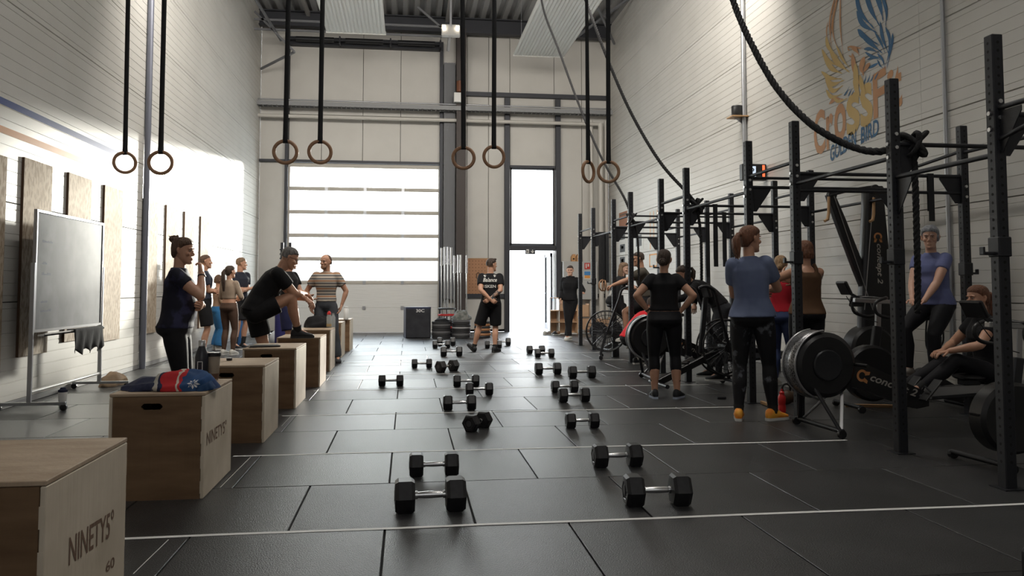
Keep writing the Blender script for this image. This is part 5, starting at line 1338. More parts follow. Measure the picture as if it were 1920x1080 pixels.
# bottles
M_blkb = mat('matt_black_bottle', (.012, .013, .02), .35); M_clear = mat('clear_plastic', (.75, .80, .80), .12, alpha=.35); M_silver = mat('brushed_silver', (.45, .45, .45), .3, .9)
c = P(381, 722, z=H6)
c = V(-1.262, 5.40, 0)
c = V(*at(381, 5.40))
bt = cup('bottle', 'matt black flask with silver cap on the second box', (c.x, c.y, H6), [(.034, 0), (.036, .005), (.036, .155), (.030, .185), (.020, .215), (.0175, .225)], M_blkb, [(.019, .225), (.019, .258), (.016, .262), (0, .262)], M_silver)
m = MB()
for a, b in (((-.014, .05), (.014, .054)), ((-.014, .126), (.014, .13)), ((-.014, .05), (-.011, .13)), ((.011, .05), (.014, .13))):
    m.box2((a[0], -.0375, a[1]), (b[0], -.0345, b[1]))
m.build('label_frame', M_white, bt, smooth=0, kind='stuff'); bt.scale = (1.15, 1.15, 1.0)
c = V(*at(403, 5.45))
cup('shaker', 'translucent shaker cup with dark lid beside the black flask', (c.x, c.y, H6), [(.030, 0), (.034, .008), (.042, .15), (.043, .155)], mat('smoky_shaker_plastic', (.35, .30, .24), .3, alpha=.8), [(.046, .155), (.046, .175), (.04, .18), (.0, .18)], M_mach, band=([(.0345, .01), (.0365, .045)], mat('coffee_brown', (.10, .05, .03), .5)))
c = P(430, 676, z=H6); o = MB().lathe([(.022, 0), (.024, .004), (.024, .018), (.02, .022), (0, .022)], n=18).build('round_lid', M_mach, smooth=40); o.location = (c.x, c.y, H6); tag(o, 'small black lid lying on the third box', 'lid')
c = P(495, 650, z=H6); o = MB().box((0, 0, .008), (.30, .19, .014), ch=.004).build('tablet', M_mach, smooth=0); o.location = (c.x, c.y, H6); o.rotation_euler = (0, 0, .3); tag(o, 'dark tablet lying flat on the fourth box', 'tablet')
c = P(547, 631, z=H6)
cup('water_bottle', 'clear water bottle on the corner of the fifth box', (c.x+.03, c.y+.05, H6), [(.03, 0), (.034, .01), (.034, .15), (.02, .19), (.014, .20)], M_clear, [(.016, .20), (.016, .22), (0, .22)], M_white, 'bottle', band=([(.0345, .05), (.0345, .10)], M_white))
c = P(590, 615, z=H6); cloth_lump('bag', 'black soft bag on the sixth box', (c.x+.02, c.y+.25, H6), (.42, .34, .20), M_blacktee, 7, cat='bag', detail=.012)
c = P(616, 615, z=H6)
cup('sports_bottle', 'clear sports bottle with red cap on the sixth box', (c.x, c.y+.06, H6), [(.034, 0), (.037, .01), (.037, .17), (.026, .20)], M_clear, [(.03, .20), (.03, .225), (.012, .25), (0, .252)], mat('red_plastic', (.6, .02, .02), .4), band=([(.0375, .02), (.0375, .06)], mat('brown_gold_print', (.35, .25, .12), .5)))
c = P(626.5, 614, z=H6)
cup('glass_bottle', 'clear glass bottle on the right corner of the sixth box', (c.x-.02, c.y+.05, H6), [(.032, 0), (.035, .01), (.035, .15), (.018, .19), (.016, .20)], M_clear, [(.017, .20), (.017, .215), (0, .215)], M_silver)
c = P(650, 600, z=H6)
cup('white_bottle', 'white bottle on the seventh box beside the striped man', (c.x-.03, c.y+.25, H6), [(.04, 0), (.045, .01), (.045, .2), (.03, .22)], M_white, [(.04, .22), (.04, .25), (0, .25)], M_white)
# ball and blue rolls behind the boxes
c = P(512, 652, z=0); o = MB().sph((0, 0, .18), .18, 24, 16).build('medicine_ball', mat('white_blue_vinyl', (.45, .48, .52), .4, noise=(3, (.10, .15, .35), .58, .62)), smooth=60); o.location = (c.x+.1, c.y, 0); tag(o, 'pale medicine ball on the floor behind the kneeling man', 'ball')
for q, (px, yy, hh, lab) in enumerate(((452, 17.6, .55, 'blue foam roll standing by the fair-haired man\'s legs'), (528, 14.4, .95, 'tall indigo foam roll standing behind the raised knee'), (540, 14.8, .75, 'shorter dark blue foam roll beside the tall indigo one'))):
    a = at(px, yy); t = thing('foam_roll', lab, 'roll', a, 0, 'blue foam rolls')
    MB().lathe([(.10, 0), (.105, .01), (.105, hh-.01), (.095, hh)], n=24).build('foam', mat(('bright_blue_foam', 'indigo_foam', 'dark_blue_foam')[q], ((.04, .14, .34), (.03, .03, .16), (.02, .025, .06))[q], .7), t, smooth=40)
    MB().lathe([(.04, hh-.001), (.042, hh+.002), (.0, hh+.002)], n=16).build('roll_core', M_hollow, t)
# equipment stand beside the gate (left of it): dark pegged posts with a white roller
a = at(534, 20.8)
t = thing('plate_tree', 'slim dark rack post standing by the left jamb of the gate', 'rack', a)
for dx in (-.08, .12): 
    MB().box2((dx-.035, -.03, 0), (dx+.035, .03, 2.35), ch=.004).build('rack_post', M_rig, t)
m = MB()
for k in range(16): m.box2((-.13, -.07, .5+k*.11), (.16, -.03, .53+k*.11))
m.build('rack_pegs', M_rig, t, kind='stuff'); MB().cyl((.02, 0, .3), (.02, 0, 2.2), .03).build('rack_rail', M_alu, t)

# ------------------------------------------------------------------ the far end: bars, plates, lockers
t = thing('barbell_holder', 'upright holder base for the barbells beside the gate', 'rack', (1.30, 20.6, 0))
MB().box2((-.38, -.28, 0), (.30, .28, .05), ch=.01).build('holder_base', M_rig, t)
m = MB(); n_b = 0
bars = [(832, 463, 0), (841, 470, .1), (850, 464, .0), (856, 476, .2), (862, 478, .0), (868, 466, .15), (873, 488, .0), (878, 478, .1), (826, 482, .2)]
bars = [(828, 465), (834, 463), (840, 463), (846, 464), (852, 479), (859, 478), (864, 478), (875, 479)]
for i, (px, py) in enumerate(bars):
    yb_ = 20.35+.13*(i % 3); top = P(px, py, Y=yb_)
    MB().lathe([(.03, .05), (.034, .05), (.034, .34), (.03, .34)], (top.x-1.30, yb_-20.6, 0), 14).build('holder_sleeve', M_rig, t)
    b = thing('barbell', 'upright steel barbell, %s in the holder by the gate' % ('first from the left', 'second from the left', 'third from the left', 'fourth from the left', 'fourth from the right', 'third from the right', 'second from the right', 'rightmost, thin')[i], 'barbell', (top.x, yb_, .05), 0, 'barbells standing in the holder')
    L = top.z-.05
    MB().lathe([(.0, .02), (.025, .02), (.025, .42), (.03, .42), (.03, .45), (.0, .45)], n=12).build('bar_sleeve', M_chrome, b)
    MB().lathe([(.0, .44), (.0145, .44), (.0145, L-.44), (.0, L-.44)], n=10).build('bar_shaft', M_chrome, b)
    MB().lathe([(.0, L-.45), (.03, L-.45), (.03, L-.42), (.025, L-.42), (.025, L), (.0, L)], n=12).build('bar_sleeve', M_chrome, b)
M_bump = mat('black_bumper_plate', (.018, .018, .02), .6); 
plate_col = {'k': (.02, .02, .022), 'g': (.10, .10, .105), 'r': (.45, .02, .02), 'w': (.35, .35, .36), 'o': (.35, .16, .07)}
def plate(loc, r_, th, key, lab):
    o = MB().lathe([(.03, 0), (.055, .004), (r_*.72, .004), (r_*.80, 0), (r_*.97, 0), (r_, .008), (r_, th-.008), (r_*.97, th), (r_*.80, th), (r_*.72, th-.004), (.055, th-.004), (.03, th)], n=30).build('weight_plate', mat('bumper_'+{'k': 'black', 'g': 'grey', 'r': 'red', 'w': 'silver', 'o': 'ochre'}[key], plate_col[key], .55), smooth=40)
    o.location = loc; o.rotation_euler = (0, 0, random.uniform(0, 6)); tag(o, lab, 'weight plate', 'bumper plates stacked by the far wall')
stacks = [('left stack', 828, 632, 'kkgkkgk', .225), ('middle stack', 865, 632, 'kgkkwkkg', .225), ('right stack', 905, 627, 'kokokok', .20)]
for nm, px, py, keys, r_ in stacks:
    c = P(px, py, z=0); c = at(px, 19.4)
    z = 0
    for j, k_ in enumerate(keys):
        th = .055 if k_ != 'w' else .035
        pos = ['bottom', 'second', 'third', 'fourth', 'fifth', 'sixth', 'seventh', 'eighth'][j]
        plate((c[0]+random.uniform(-.008, .008), c[1]+random.uniform(-.008, .008), z), r_, th, k_, '%s plate from the floor in the %s by the far wall' % (pos if j else 'bottommost', nm)); z += th+.002
    if nm == 'middle stack': cloth_lump('jacket', 'grey jacket bundled on the middle plate stack', (c[0], c[1], z), (.46, .34, .26), cloth_mat('grey_camouflage', (.10, .11, .10), (.2, .2, .19), 12), 9)
    if nm == 'left stack': cloth_lump('cloth', 'black cloth on the left plate stack', (c[0], c[1], z), (.36, .3, .09), M_blacktee, 12)
# red-banded plates standing behind
c = at(838, 20.05)
t = thing('plate_rack', 'low rack of red and black plates behind the stacks', 'rack', c)
for k in range(5):
    MB().lathe([(.03, 0), (.2, .003), (.225, .008), (.225, .042), (.2, .047), (.03, .05)], (0, 0, .04+k*.155), 26).build('rack_plate', mat('bumper_'+('red' if k % 2 else 'black'), plate_col['r' if k % 2 else 'k'], .55), t, smooth=40)
MB().cyl((0, 0, 0), (0, 0, .9), .025).build('rack_spindle', M_alu, t)
# foam plyo box
c = P(782, 633, z=0)
t = thing('foam_box', 'black soft foam jump box in front of the gate', 'box', (c.x, 19.6, 0), R(7))
MB().box2((-.30, -.24, 0), (.30, .24, .74), ch=.02).build('cover', mat('black_vinyl', (.016, .017, .022), .4, noise=(5, (.03, .031, .037), .4, .7)), t)
MB().box2((-.30, -.241, .70), (.30, -.239, .745)).box2((-.301, -.24, 0), (-.299, .24, .745)).build('seam_band', mat('navy_vinyl', (.03, .035, .07), .4), t, smooth=0)
m = MB(); text_on(m, '30C', (-.06, -.2425, .62), (1, 0, 0), (0, 0, 1), .20, .075, bold=.02); m.build('printed_number', M_white, t, smooth=0, kind='stuff')
# pegboard
c0 = P(877, 485, Y=21.85); c1 = P(920, 555, Y=21.85)
t = thing('pegboard', 'orange-brown pegboard on the wall behind the standing man', 'board', (c0.x, 21.978, c1.z))
W_, H_ = c1.x-c0.x, c0.z-c1.z
MB().box2((0, 0, 0), (W_, .02, H_), ch=.002).build('panel', mat('pegboard_wood', (.40, .20, .10), .6), t, smooth=0)
MB().box2((-.02, -.012, -.02), (W_+.02, .0, 0)).box2((-.02, -.012, H_), (W_+.02, 0, H_+.02)).box2((-.02, -.012, 0), (0, 0, H_)).box2((W_, -.012, 0), (W_+.02, 0, H_)).build('frame', M_wood, t)
m = MB()
for i in range(7):
    for k in range(11): m.cyl((.06+i*(W_-.12)/6, -.0005, .06+k*(H_-.12)/10), (.06+i*(W_-.12)/6, -.001, .06+k*(H_-.12)/10), .01, 6)
m.build('peg_holes', M_hole, t, kind='stuff')
tag(MB().tube([(c0.x+.3+.05*math.cos(a), 21.96, c1.z+.55+.09*math.sin(a)) for a in [2*PI*k/14 for k in range(14)]], .008, 6, closed=True).tube([(c0.x+.3, 21.96, c1.z+.64), (c0.x+.3, 21.985, c1.z+.66)], .006, 6).build('hand_grips', M_mach), 'black strap looped on the pegboard', 'strap')
# first-aid / power cabinet, notices, organiser boxes
c0 = P(1056, 490, Y=21.7); c1 = P(1121, 562, Y=21.7)
t = thing('wall_cabinet', 'pale grey metal cabinet on the far wall behind the hooded man', 'cabinet', (c0.x, 21.7, c1.z))
W_, H_ = c1.x-c0.x, c0.z-c1.z
MB().box2((0, 0, 0), (W_, .3, H_), ch=.006).build('body', mat('pale_grey_enamel', (.42, .42, .41), .5), t, smooth=0)
d_ = MB().box2((.01, -.018, .01), (W_/2-.004, -.001, H_-.01), ch=.004).build('door', mat('pale_grey_enamel', (.42, .42, .41), .5), t, smooth=0); MB().box2((W_/2-.05, -.035, H_*.45), (W_/2-.03, -.018, H_*.6)).build('handle', M_mach, d_)
d_ = MB().box2((W_/2+.004, -.018, .01), (W_-.01, -.001, H_-.01), ch=.004).build('door', mat('pale_grey_enamel', (.42, .42, .41), .5), t, smooth=0); MB().box2((W_/2+.03, -.035, H_*.45), (W_/2+.05, -.018, H_*.6)).build('handle', M_mach, d_)
def notice(label, c, w_, h_, col, marks, axis='y', cat='sign', name='sign', group=None):
    t = thing(name, label, cat, c, 0, group)
    if axis == 'y':
        MB().box2((0, -.006, -h_), (w_, 0, 0)).build('sheet', col, t, smooth=0)
        for (a, b, cc, dd, mm) in marks: MB().box2((w_*a, -.008, -h_*b), (w_*cc, -.006, -h_*dd)).build('printed_mark', mm, t, smooth=0)
    else:
        MB().box2((-.006, 0, -h_), (0, w_, 0)).build('sheet', col, t, smooth=0)
        for (a, b, cc, dd, mm) in marks: MB().box2((-.008, w_*a, -h_*b), (-.006, w_*cc, -h_*dd)).build('printed_mark', mm, t, smooth=0)
    return t
M_red = mat('sign_red', (.5, .03, .02), .5); M_paper = mat('paper', (.6, .6, .57), .7); M_pblue = mat('print_blue', (.05, .22, .5), .6); M_por = mat('print_orange', (.7, .3, .06), .6); M_pdark = mat('print_dark', (.05, .055, .06), .6)
c = P(1096, 493, Y=21.66); notice('small red fire-extinguisher sign on the pale cabinet', (c.x, 21.675, c.z), .16, .17, M_red, [(.2, .15, .4, .85, M_paper), (.55, .15, .8, .6, M_paper)])
c = P(1095, 508, Y=21.66); notice('blue and orange notice under the red sign', (c.x, 21.675, c.z), .19, .24, M_paper, [(.05, .05, .95, .5, M_pblue), (.1, .5, .9, .85, M_por)])
for i, px in enumerate((1071, 1080)):
    c = P(px, 489, Y=21.8); t = thing('magazine_holder', ('left', 'right')[i]+' cardboard file holder on top of the cabinet', 'box', (c.x, 21.8, P(1060, 490, Y=21.7).z), 0, 'file holders on the cabinet')
    MB().prism([(0, 0), (.11, 0), (.11, .2+.02*i), (.04, .2), (0, .13)], -.08, .08, lambda u, v, w__: V(u, w__, v)).build('holder', mat('kraft_board', (.50, .27, .12), .8), t, smooth=0); MB().box2((.03, -.082, .05), (.08, -.0805, .09)).build('finger_hole', M_hole, t, smooth=0)
c = P(1112, 489, Y=21.8); t = thing('kettlebell', 'tiny black kettlebell on the cabinet top', 'kettlebell', (c.x, 21.8, P(1060, 490, Y=21.7).z)); MB().sph((0, 0, .055), .055, 14, 10).build('ball', M_mach, t, smooth=60); MB().torus((0, 0, .12), .035, .01, 16, 8).build('handle', M_mach, t, smooth=60)
# exit sign above the door, glowing faintly white pictogram
c = P(985, 471, Y=21.88)
t = thing('exit_sign', 'emergency exit sign with running figure and arrow above the door', 'sign', (c.x, 21.89, c.z-.08)); MB().box2((0, -.02, 0), (.28, 0, .15), ch=.004).build('plate', M_dark, t, smooth=0)
m = MB(); ys_ = -.0215
m.box2((.03, ys_-.001, .02), (.10, ys_, .13)); m.build('pictogram_panel', M_white, t, smooth=0); m = MB()
m.prism([(.055, .11), (.07, .11), (.07, .08), (.09, .07), (.085, .06), (.07, .065), (.075, .04), (.085, .03), (.075, .025), (.06, .045), (.045, .03), (.04, .04), (.055, .06), (.05, .08), (.04, .07), (.035, .075)], ys_-.002, ys_-.0012, lambda u, v, w__: V(u, w__, v)); m.build('running_figure', M_dark, t, smooth=0)
m = MB(); m.prism([(.19, .12), (.21, .12), (.21, .065), (.24, .09), (.25, .078), (.20, .025), (.15, .078), (.16, .09), (.19, .065)], ys_-.001, ys_, lambda u, v, w__: V(u, w__, v)); m.build('arrow', M_white, t, smooth=0)
# cubby shelf with shoes
c = P(1031, 628, z=0); x0 = P(1031, 600, Y=20.6).x
t = thing('shoe_rack', 'white and birch cubby shelf right of the open door', 'shelf', (x0, 20.6, 0))
M_birch = mat('birch_board', (.52, .33, .20), .6)
MB().box2((0, 0, 0), (.02, .36, .95)).build('side_panel', M_white, t, smooth=0); MB().box2((.72, 0, 0), (.74, .36, .6)).build('side_panel', M_birch, t, smooth=0)
for z in (.0, .3, .6): MB().box2((.02, .0, z), (.72, .36, z+.02)).build('shelf', M_white if z == 0 else M_birch, t, smooth=0)
MB().box2((.02, .0, .93), (.50, .36, .95)).build('shelf', M_birch, t, smooth=0); MB().box2((.48, 0, .6), (.5, .36, .93)).build('side_panel', M_white, t, smooth=0); MB().box2((.24, 0, .02), (.26, .36, .93)).build('divider', M_white, t, smooth=0)
MB().box2((.02, .34, .02), (.72, .36, .6)).build('back_panel', M_birch, t, smooth=0)
MB().box2((.27, .02, .625), (.47, .3, .9), ch=.005).build('drawer_front', M_birch, t, smooth=0)
def shoe_thing(label, c, rz, m_):
    t = thing('shoe', label, 'shoe', c, rz, 'shoes on the floor by the cubby shelf')
    s1 = MB(); U = V(0, 0, 1); X_ = V(1, 0, 0)
    loft(s1, [(V(0, y_, z_), X_, U, a_, b_) for y_, z_, a_, b_ in ((-.08, .045, .012, .02), (-.07, .055, .03, .042), (-.03, .058, .038, .048), (.02, .05, .04, .042), (.08, .04, .046, .03), (.13, .034, .046, .022), (.17, .028, .02, .012))], 12, 2.5); s1.build('upper', m_, t, smooth=60)
    MB().box2((-.042, -.082, 0), (.042, .175, .022), ch=.01).build('sole', M_rubsole_w, t)
cols_ = [M_shoe_w, M_shoe_g, M_shoe_b, mat('brown_leather_shoe', (.20, .10, .05), .6), M_shoe_w, M_shoe_g, mat('brown_leather_shoe', (.2, .1, .05), .6), M_shoe_b]
words_ = ['white', 'grey', 'black', 'brown leather', 'second white', 'second grey', 'second brown leather', 'second black']
for i, px in enumerate((1022, 1029, 1040, 1047, 1083, 1092, 1101, 1128)):
    a = at(px, 20.25 if i < 4 else 20.9); shoe_thing('%s shoe on the floor %s' % (words_[i], 'in front of the cubby shelf' if i < 4 else 'behind the rig posts near the cabinet'), a, random.uniform(-1, 1), cols_[i])
# wooden step boxes below the cabinet
for i, (px, w_, h_, z_) in enumerate(((1094, .55, .42, 0), (1090, .38, .36, .42), (1128, .5, .4, 0))):
    a = at(px, 21.2); t = thing('storage_crate', ('lower', 'upper', 'right-hand')[i]+' wooden crate under the grey cabinet', 'crate', (a[0], 21.3, z_), 0, 'wooden crates under the cabinet')
    for s_ in (-1, 1): MB().box2((s_*w_/2-.01, -.2, 0), (s_*w_/2+.01, .2, h_)).build('side', M_birch, t, smooth=0)
    MB().box2((-w_/2, -.2, 0), (w_/2, -.185, h_*.9)).build('front', M_birch, t, smooth=0); MB().box2((-w_/2, -.2, 0), (w_/2, .2, .015)).build('bottom', M_birch, t, smooth=0); MB().box2((-w_/2, .185, 0), (w_/2, .2, h_*.9)).build('back', M_birch, t, smooth=0)
for i, (px, dx) in enumerate(((1112, .5), (1142, .45))):
    a = at(px, 21.0); cloth_lump('gym_bag', ('left', 'right')[i]+' dark gym bag on the floor under the cabinet', (a[0]+.1, 20.75, 0), (dx, .35, .34), M_blacktee, 20+i, 'gym bags under the cabinet', 'bag')
# posters on the right wall
def rw(px, py): return P(px, py, X=XR-.001)
def wall_sheet(label, xa, xb, ya, yb, col, marks, name='poster'):
    a = rw(xa, ya); b = rw(xb, ya); z0 = rw(xa, yb).z; return notice(label, (XR-.001, b.y, a.z), a.y-b.y, a.z-z0, col, marks, 'x', 'poster', name, 'posters on the right wall')
wall_sheet('brown cork board high on the right wall near the corner', 1161, 1176, 400, 432, mat('cork', (.25, .10, .05), .8), [(.1, .1, .9, .2, M_osbe)], 'pinboard')
grid = []
for i, (ya, yb) in enumerate(((434, 456), (458, 479), (481, 506), (508, 528))):
    wall_sheet(('topmost', 'second', 'third', 'lowest')[i]+' dark exercise poster in the column on the right wall', 1162, 1173, ya, yb, M_paper, [(.08, .06, .92, .75, M_pdark), (.3, .2, .7, .45, M_paper)])
wall_sheet('tall white sheet with orange column lines on the right wall', 1214, 1236, 398, 470, M_paper, [(.12, .02, .16, .98, M_por), (.42, .02, .46, .98, M_por), (.72, .02, .76, .98, M_por)])
wall_sheet('white sheet between the dark posters and the orange lined one', 1180, 1206, 420, 470, M_paper, [(.1, .1, .9, .25, M_pdark), (.1, .5, .5, .9, M_pdark)])
wall_sheet('small sheet with an orange frame on the right wall', 1216, 1235, 474, 505, M_paper, [(.1, .1, .9, .18, M_por), (.1, .8, .9, .88, M_por), (.1, .1, .18, .88, M_por), (.82, .1, .9, .88, M_por)])

# ------------------------------------------------------------------ upper gable: cable tray, pipes, floodlight, heaters
for i, (z, r_) in enumerate(((5.78, .05),)):
    MB().cyl((XL, 21.7, z), (XR-.3, 21.7, z), r_, 14).cyl((XR-.3, 21.7, z+.02), (XR-.3, 21.7, 0), .07, 14).build('trim_%d' % (50+i), mat('white_conduit', (.55, .53, .49), .4), kind='structure')
m = MB().box2((XL, 21.5, 6.02), (XR, 21.52, 6.14)).box2((XL, 21.74, 6.02), (XR, 21.76, 6.14)); 
for k in range(80): m.box2((XL+k*.12, 21.5, 6.02), (XL+k*.12+.03, 21.76, 6.03))
m.build('trim_52', mat('matt_grey_tray', (.24, .245, .25), .5), kind='structure')
MB().cyl((XL, 21.62, 6.2), (XR, 21.62, 6.2), .02).build('trim_53', M_gal, kind='structure')
for i, (x_, r_) in enumerate(((XR-.55, .06), (XR-.12, .05))): MB().cyl((x_, 21.8, 0), (x_, 21.8, 5.9), r_, 14).build('trim_%d' % (55+i), mat('white_conduit', (.55, .53, .49), .4), kind='structure')
a = P(1395, 200, X=XR-.05); MB().cyl((XR-.05, a.y, 2.0), (XR-.05, a.y, 8.5), .035, 12).build('trim_57', M_gal, kind='structure')
a = P(1772, 200, X=XR-.03); MB().cyl((XR-.03, a.y, .3), (XR-.03, a.y, 8.5), .022, 12).build('trim_58', M_gal, kind='structure')
# spindle motor and chain of the gate
t = thing('gate_spindle', 'dark spring shaft across the top of the gate', 'shaft', (XG0, 21.6, 7.85)); MB().cyl((0, 0, 0), (4.05, 0, 0), .03, 12).build('shaft', M_dark, t)
for xx in (.2, 1.5, 2.9): m = MB(); m.tube([(xx+.0, 0, 0), (xx+1.0, 0, 0)], .07, 14); m.build('torsion_spring', M_machm, t)
for xx in (0, 1.35, 2.7, 4.05): MB().box2((xx-.02, -.05, -.1), (xx+.02, .28, .1)).build('bracket', M_dark, t)
t = thing('gate_motor', 'rust-red motor unit on the dark column', 'motor', (1.36, 21.45, 6.5)); MB().lathe([(.05, 0), (.09, .02), (.09, .3), (.05, .32)], n=16).build('motor_body', mat('rust_brown', (.16, .06, .03), .6), t); MB().box2((-.16, -.08, -.28), (.12, .08, -.02), ch=.01).build('junction_box', M_white, t); MB().box2((-.06, .05, -.1), (.06, .12, .25)).build('bracket', M_dark, t)
# floodlight on its mast
c = P(845, 58, Y=19.6)
t = thing('floodlight', 'lit four-cell floodlight hanging under the roof at the column', 'lamp', (c.x, 19.6, c.z))
hd = MB().box((0, 0, 0), (.46, .12, .34), (R(-20), 0, 0), ch=.02).build('lamp_head', mat('pale_grey_enamel', (.42, .42, .41), .5), t)
M_lamp = mat('lamp_glow', (1, .9, .75), .5, emit=((1, .86, .66), 14))
for sx_ in (-1, 1):
    for sz_ in (-1, 1): MB().box((sx_*.17, -.075-.02*sz_, sz_*.065), (.085, .012, .10), (R(-20), 0, 0), ch=.004).build('lamp_cell', M_lamp, t)
MB().bar((0, .02, .1), (0, .02, 8.55-c.z), .09, .05).build('lamp_mast', M_gal, t); MB().bar((-.03, .0, -.15), (-.06, .05, -.5), .07, .03).build('lamp_bracket', M_gal, t)
# ribbed radiant ceiling panels
M_heat = mat('white_radiant_panel', (.60, .60, .57), .4)
for i, (xa, xb, y1, lab) in enumerate(((-1.95, -.57, 19.0, 'left'), (2.68, 4.02, 20.3, 'right'))):
    z = 7.25; t = thing('radiant_panel', 'white ribbed radiant heating panel hanging under the roof, %s one' % lab, 'heater', ((xa+xb)/2, 9.5, z), 0, 'radiant panels under the roof')
    w_ = (xb-xa)/2; prof = []; n = 16
    for k in range(n):
        x_ = -w_+2*w_*k/n; prof += [(x_, 0), (x_+w_*.06, -.018), (x_+w_*.08, -.018), (x_+2*w_/n-.002, 0)]
    vs = []
    for x_, zz in prof: vs += [(x_, -4, zz), (x_, y1-9.5, zz)]
    m = MB().add(vs, [(2*k, 2*k+1, 2*k+3, 2*k+2) for k in range(len(prof)-1)]); m.build('ribbed_sheet', M_heat, t, smooth=0)
    MB().box2((-w_, -4, .0), (w_, y1-9.5, .05)).build('insulation', M_heat, t, smooth=0); MB().box2((-w_-.01, y1-9.5, -.03), (w_+.01, y1-9.48, .06)).build('end_cap', M_heat, t, smooth=0)
    for yy in (-2, 3, y1-10): 
        for s_ in (-1, 1): MB().cyl((s_*w_*.8, yy, .05), (s_*w_*.8, yy, ZC-z), .006, 6).build('hanger_wire', M_gal, t)

# ------------------------------------------------------------------ right wall: speaker, timer, mural
a = P(1385, 222, X=XR-.12)
t = thing('speaker_shelf', 'small wooden shelf on the wall conduit', 'shelf', (XR, a.y, P(1385, 217, X=XR-.15).z)); MB().box2((-.28, -.13, -.02), (-.0, .13, 0)).build('shelf_board', M_wood, t, smooth=0); MB().prism([(-.2, -.02), (0, -.02), (0, -.16)], -.01, .01, lambda u, v, w__: V(u, w__, v)).build('bracket', M_gal, t)
t2 = thing('speaker', 'small black cylindrical speaker on the wall shelf', 'speaker', (XR-.15, a.y, t.location.z+.001)); MB().lathe([(.085, 0), (.09, .01), (.09, .17), (.085, .18), (0, .18)], n=24).build('grille', M_mach, t2, smooth=40); MB().lathe([(.091, .15), (.091, .165)], n=24).build('control_band', M_machm, t2)
a = P(1397, 322, X=XR-.35)
t = thing('timer_display', 'black wall timer with a lit screen reading UP', 'timer', (XR, a.y, a.z)); MB().box2((-.42, -.06, -.14), (-.02, .06, .12), ch=.01).build('case', M_mach, t)
MB().box2((-.40, -.065, -.09), (-.20, -.0605, .08)).build('screen', mat('lit_screen', (.6, .7, .85), .4, emit=((.7, .85, 1), .8)), t, smooth=0)
m = MB(); text_on(m, 'UP', (-.375, -.066, -.04), (1, 0, 0), (0, 0, 1), .15, .09, bold=.03); m.build('display_text', M_pdark, t, smooth=0, kind='stuff')
MB().box2((-.09, -.064, -.10), (-.05, -.0605, .10)).build('side_light', mat('red_led', (.8, .1, .05), .4, emit=((1, .15, .05), 1.5)), t, smooth=0)
MB().lathe([(.0, -.26), (.04, -.25), (.045, -.18), (.0, -.17)], (-.3, 0, 0), 14).build('sensor', M_mach, t); MB().bar((-.05, 0, .0), (0, 0, .0), .05, .05).build('wall_arm', M_gal, t)

XM = XR-.004
def wp(px, py): q = P(px, py, X=XM); return V(XM, q.y, q.z)
M_mo = mat('mural_orange', (.47, .24, .11), .6); M_my = mat('mural_gold', (.52, .36, .13), .6); M_mb = mat('mural_blue', (.028, .115, .24), .6)
mural = thing('wall_mural', 'painted phoenix emblem with gym name lettering on the right wall', 'mural', (XM, 9.2, 3.0)); MO = V(XM, 9.2, 3.0)
def mtext(word, pa, pb, top, m_, shear=.18, bold=.03):
    a, b = wp(*pa), wp(*pb); tp = wp(pa[0], pa[1]-top[0]).z-a.z
    u = (b-a); m = MB(); v, f, (x0, x1, y0, y1) = text_mb(word, 1, bold, shear)
    tb_ = wp(pb[0], pb[1]-top[1]).z-b.z
    vs = []
    for p_ in v:
        s_ = (p_[0]-x0)/(x1-x0); h_ = (p_[1]-y0)/(y1-y0); vs.append(a+u*s_+V(0, 0, h_*(tp*(1-s_)+tb_*s_))-MO+V(-.0005, 0, 0))
    m.add(vs, f); m.build('painted_lettering', m_, mural, smooth=0, kind='stuff')
for word, xa, xb, ya, yb, ha, hb2, m_ in (('C', 1527, 1548, 296, 284, 84, 84, M_mo), ('r', 1550, 1563, 282, 274, 62, 66, M_mo), ('o', 1565, 1587, 272, 260, 72, 74, M_mo), ('s', 1588, 1613, 259, 244, 76, 80, M_my), ('s', 1614, 1637, 243, 231, 80, 84, M_my), ('F', 1638, 1663, 224, 211, 84, 88, M_mo), ('i', 1665, 1677, 212, 206, 76, 80, M_mo), ('t', 1678, 1692, 204, 198, 78, 80, M_mo)):
    mtext(word, (xa, ya), (xb, yb), (ha, hb2), m_, shear=.0, bold=.022)
mtext('GOLDEN', (1557, 304), (1606, 272), (30, 31), M_mb, .1, .02); mtext('BIRD', (1614, 270), (1648, 252), (30, 31), M_mb, .1, .02)
FO = [0]
def feather(pts, ws, m_, lst):
    "curved tapering brush stroke through pixel points"
    ws *= (1.8 if m_ is not M_mb else 1.4); q = [wp(*p_) for p_ in pts]; c = catmull(q, 6); n = len(c); m = MB(); vs = []
    for i in range(n):
        tg = (c[min(i+1, n-1)]-c[max(i-1, 0)]).normalized(); nr = V(0, -tg.z, tg.y); t_ = i/(n-1)
        w_ = ws*(math.sin(PI*min(1, t_*1.15)**.8)*.9+.06) if t_ < .87 else ws*.9*(1-t_)/.13*.42
        w_ = max(w_, .0015); vs += [c[i]+nr*w_-MO, c[i]-nr*w_-MO]
    m.add(vs, [(2*i, 2*i+2, 2*i+3, 2*i+1) for i in range(n-1)]); FO[0] += .00012; m.v = [(v[0]-FO[0], v[1], v[2]) for v in m.v]; m.build('painted_feather', m_, mural, smooth=0)
L = []
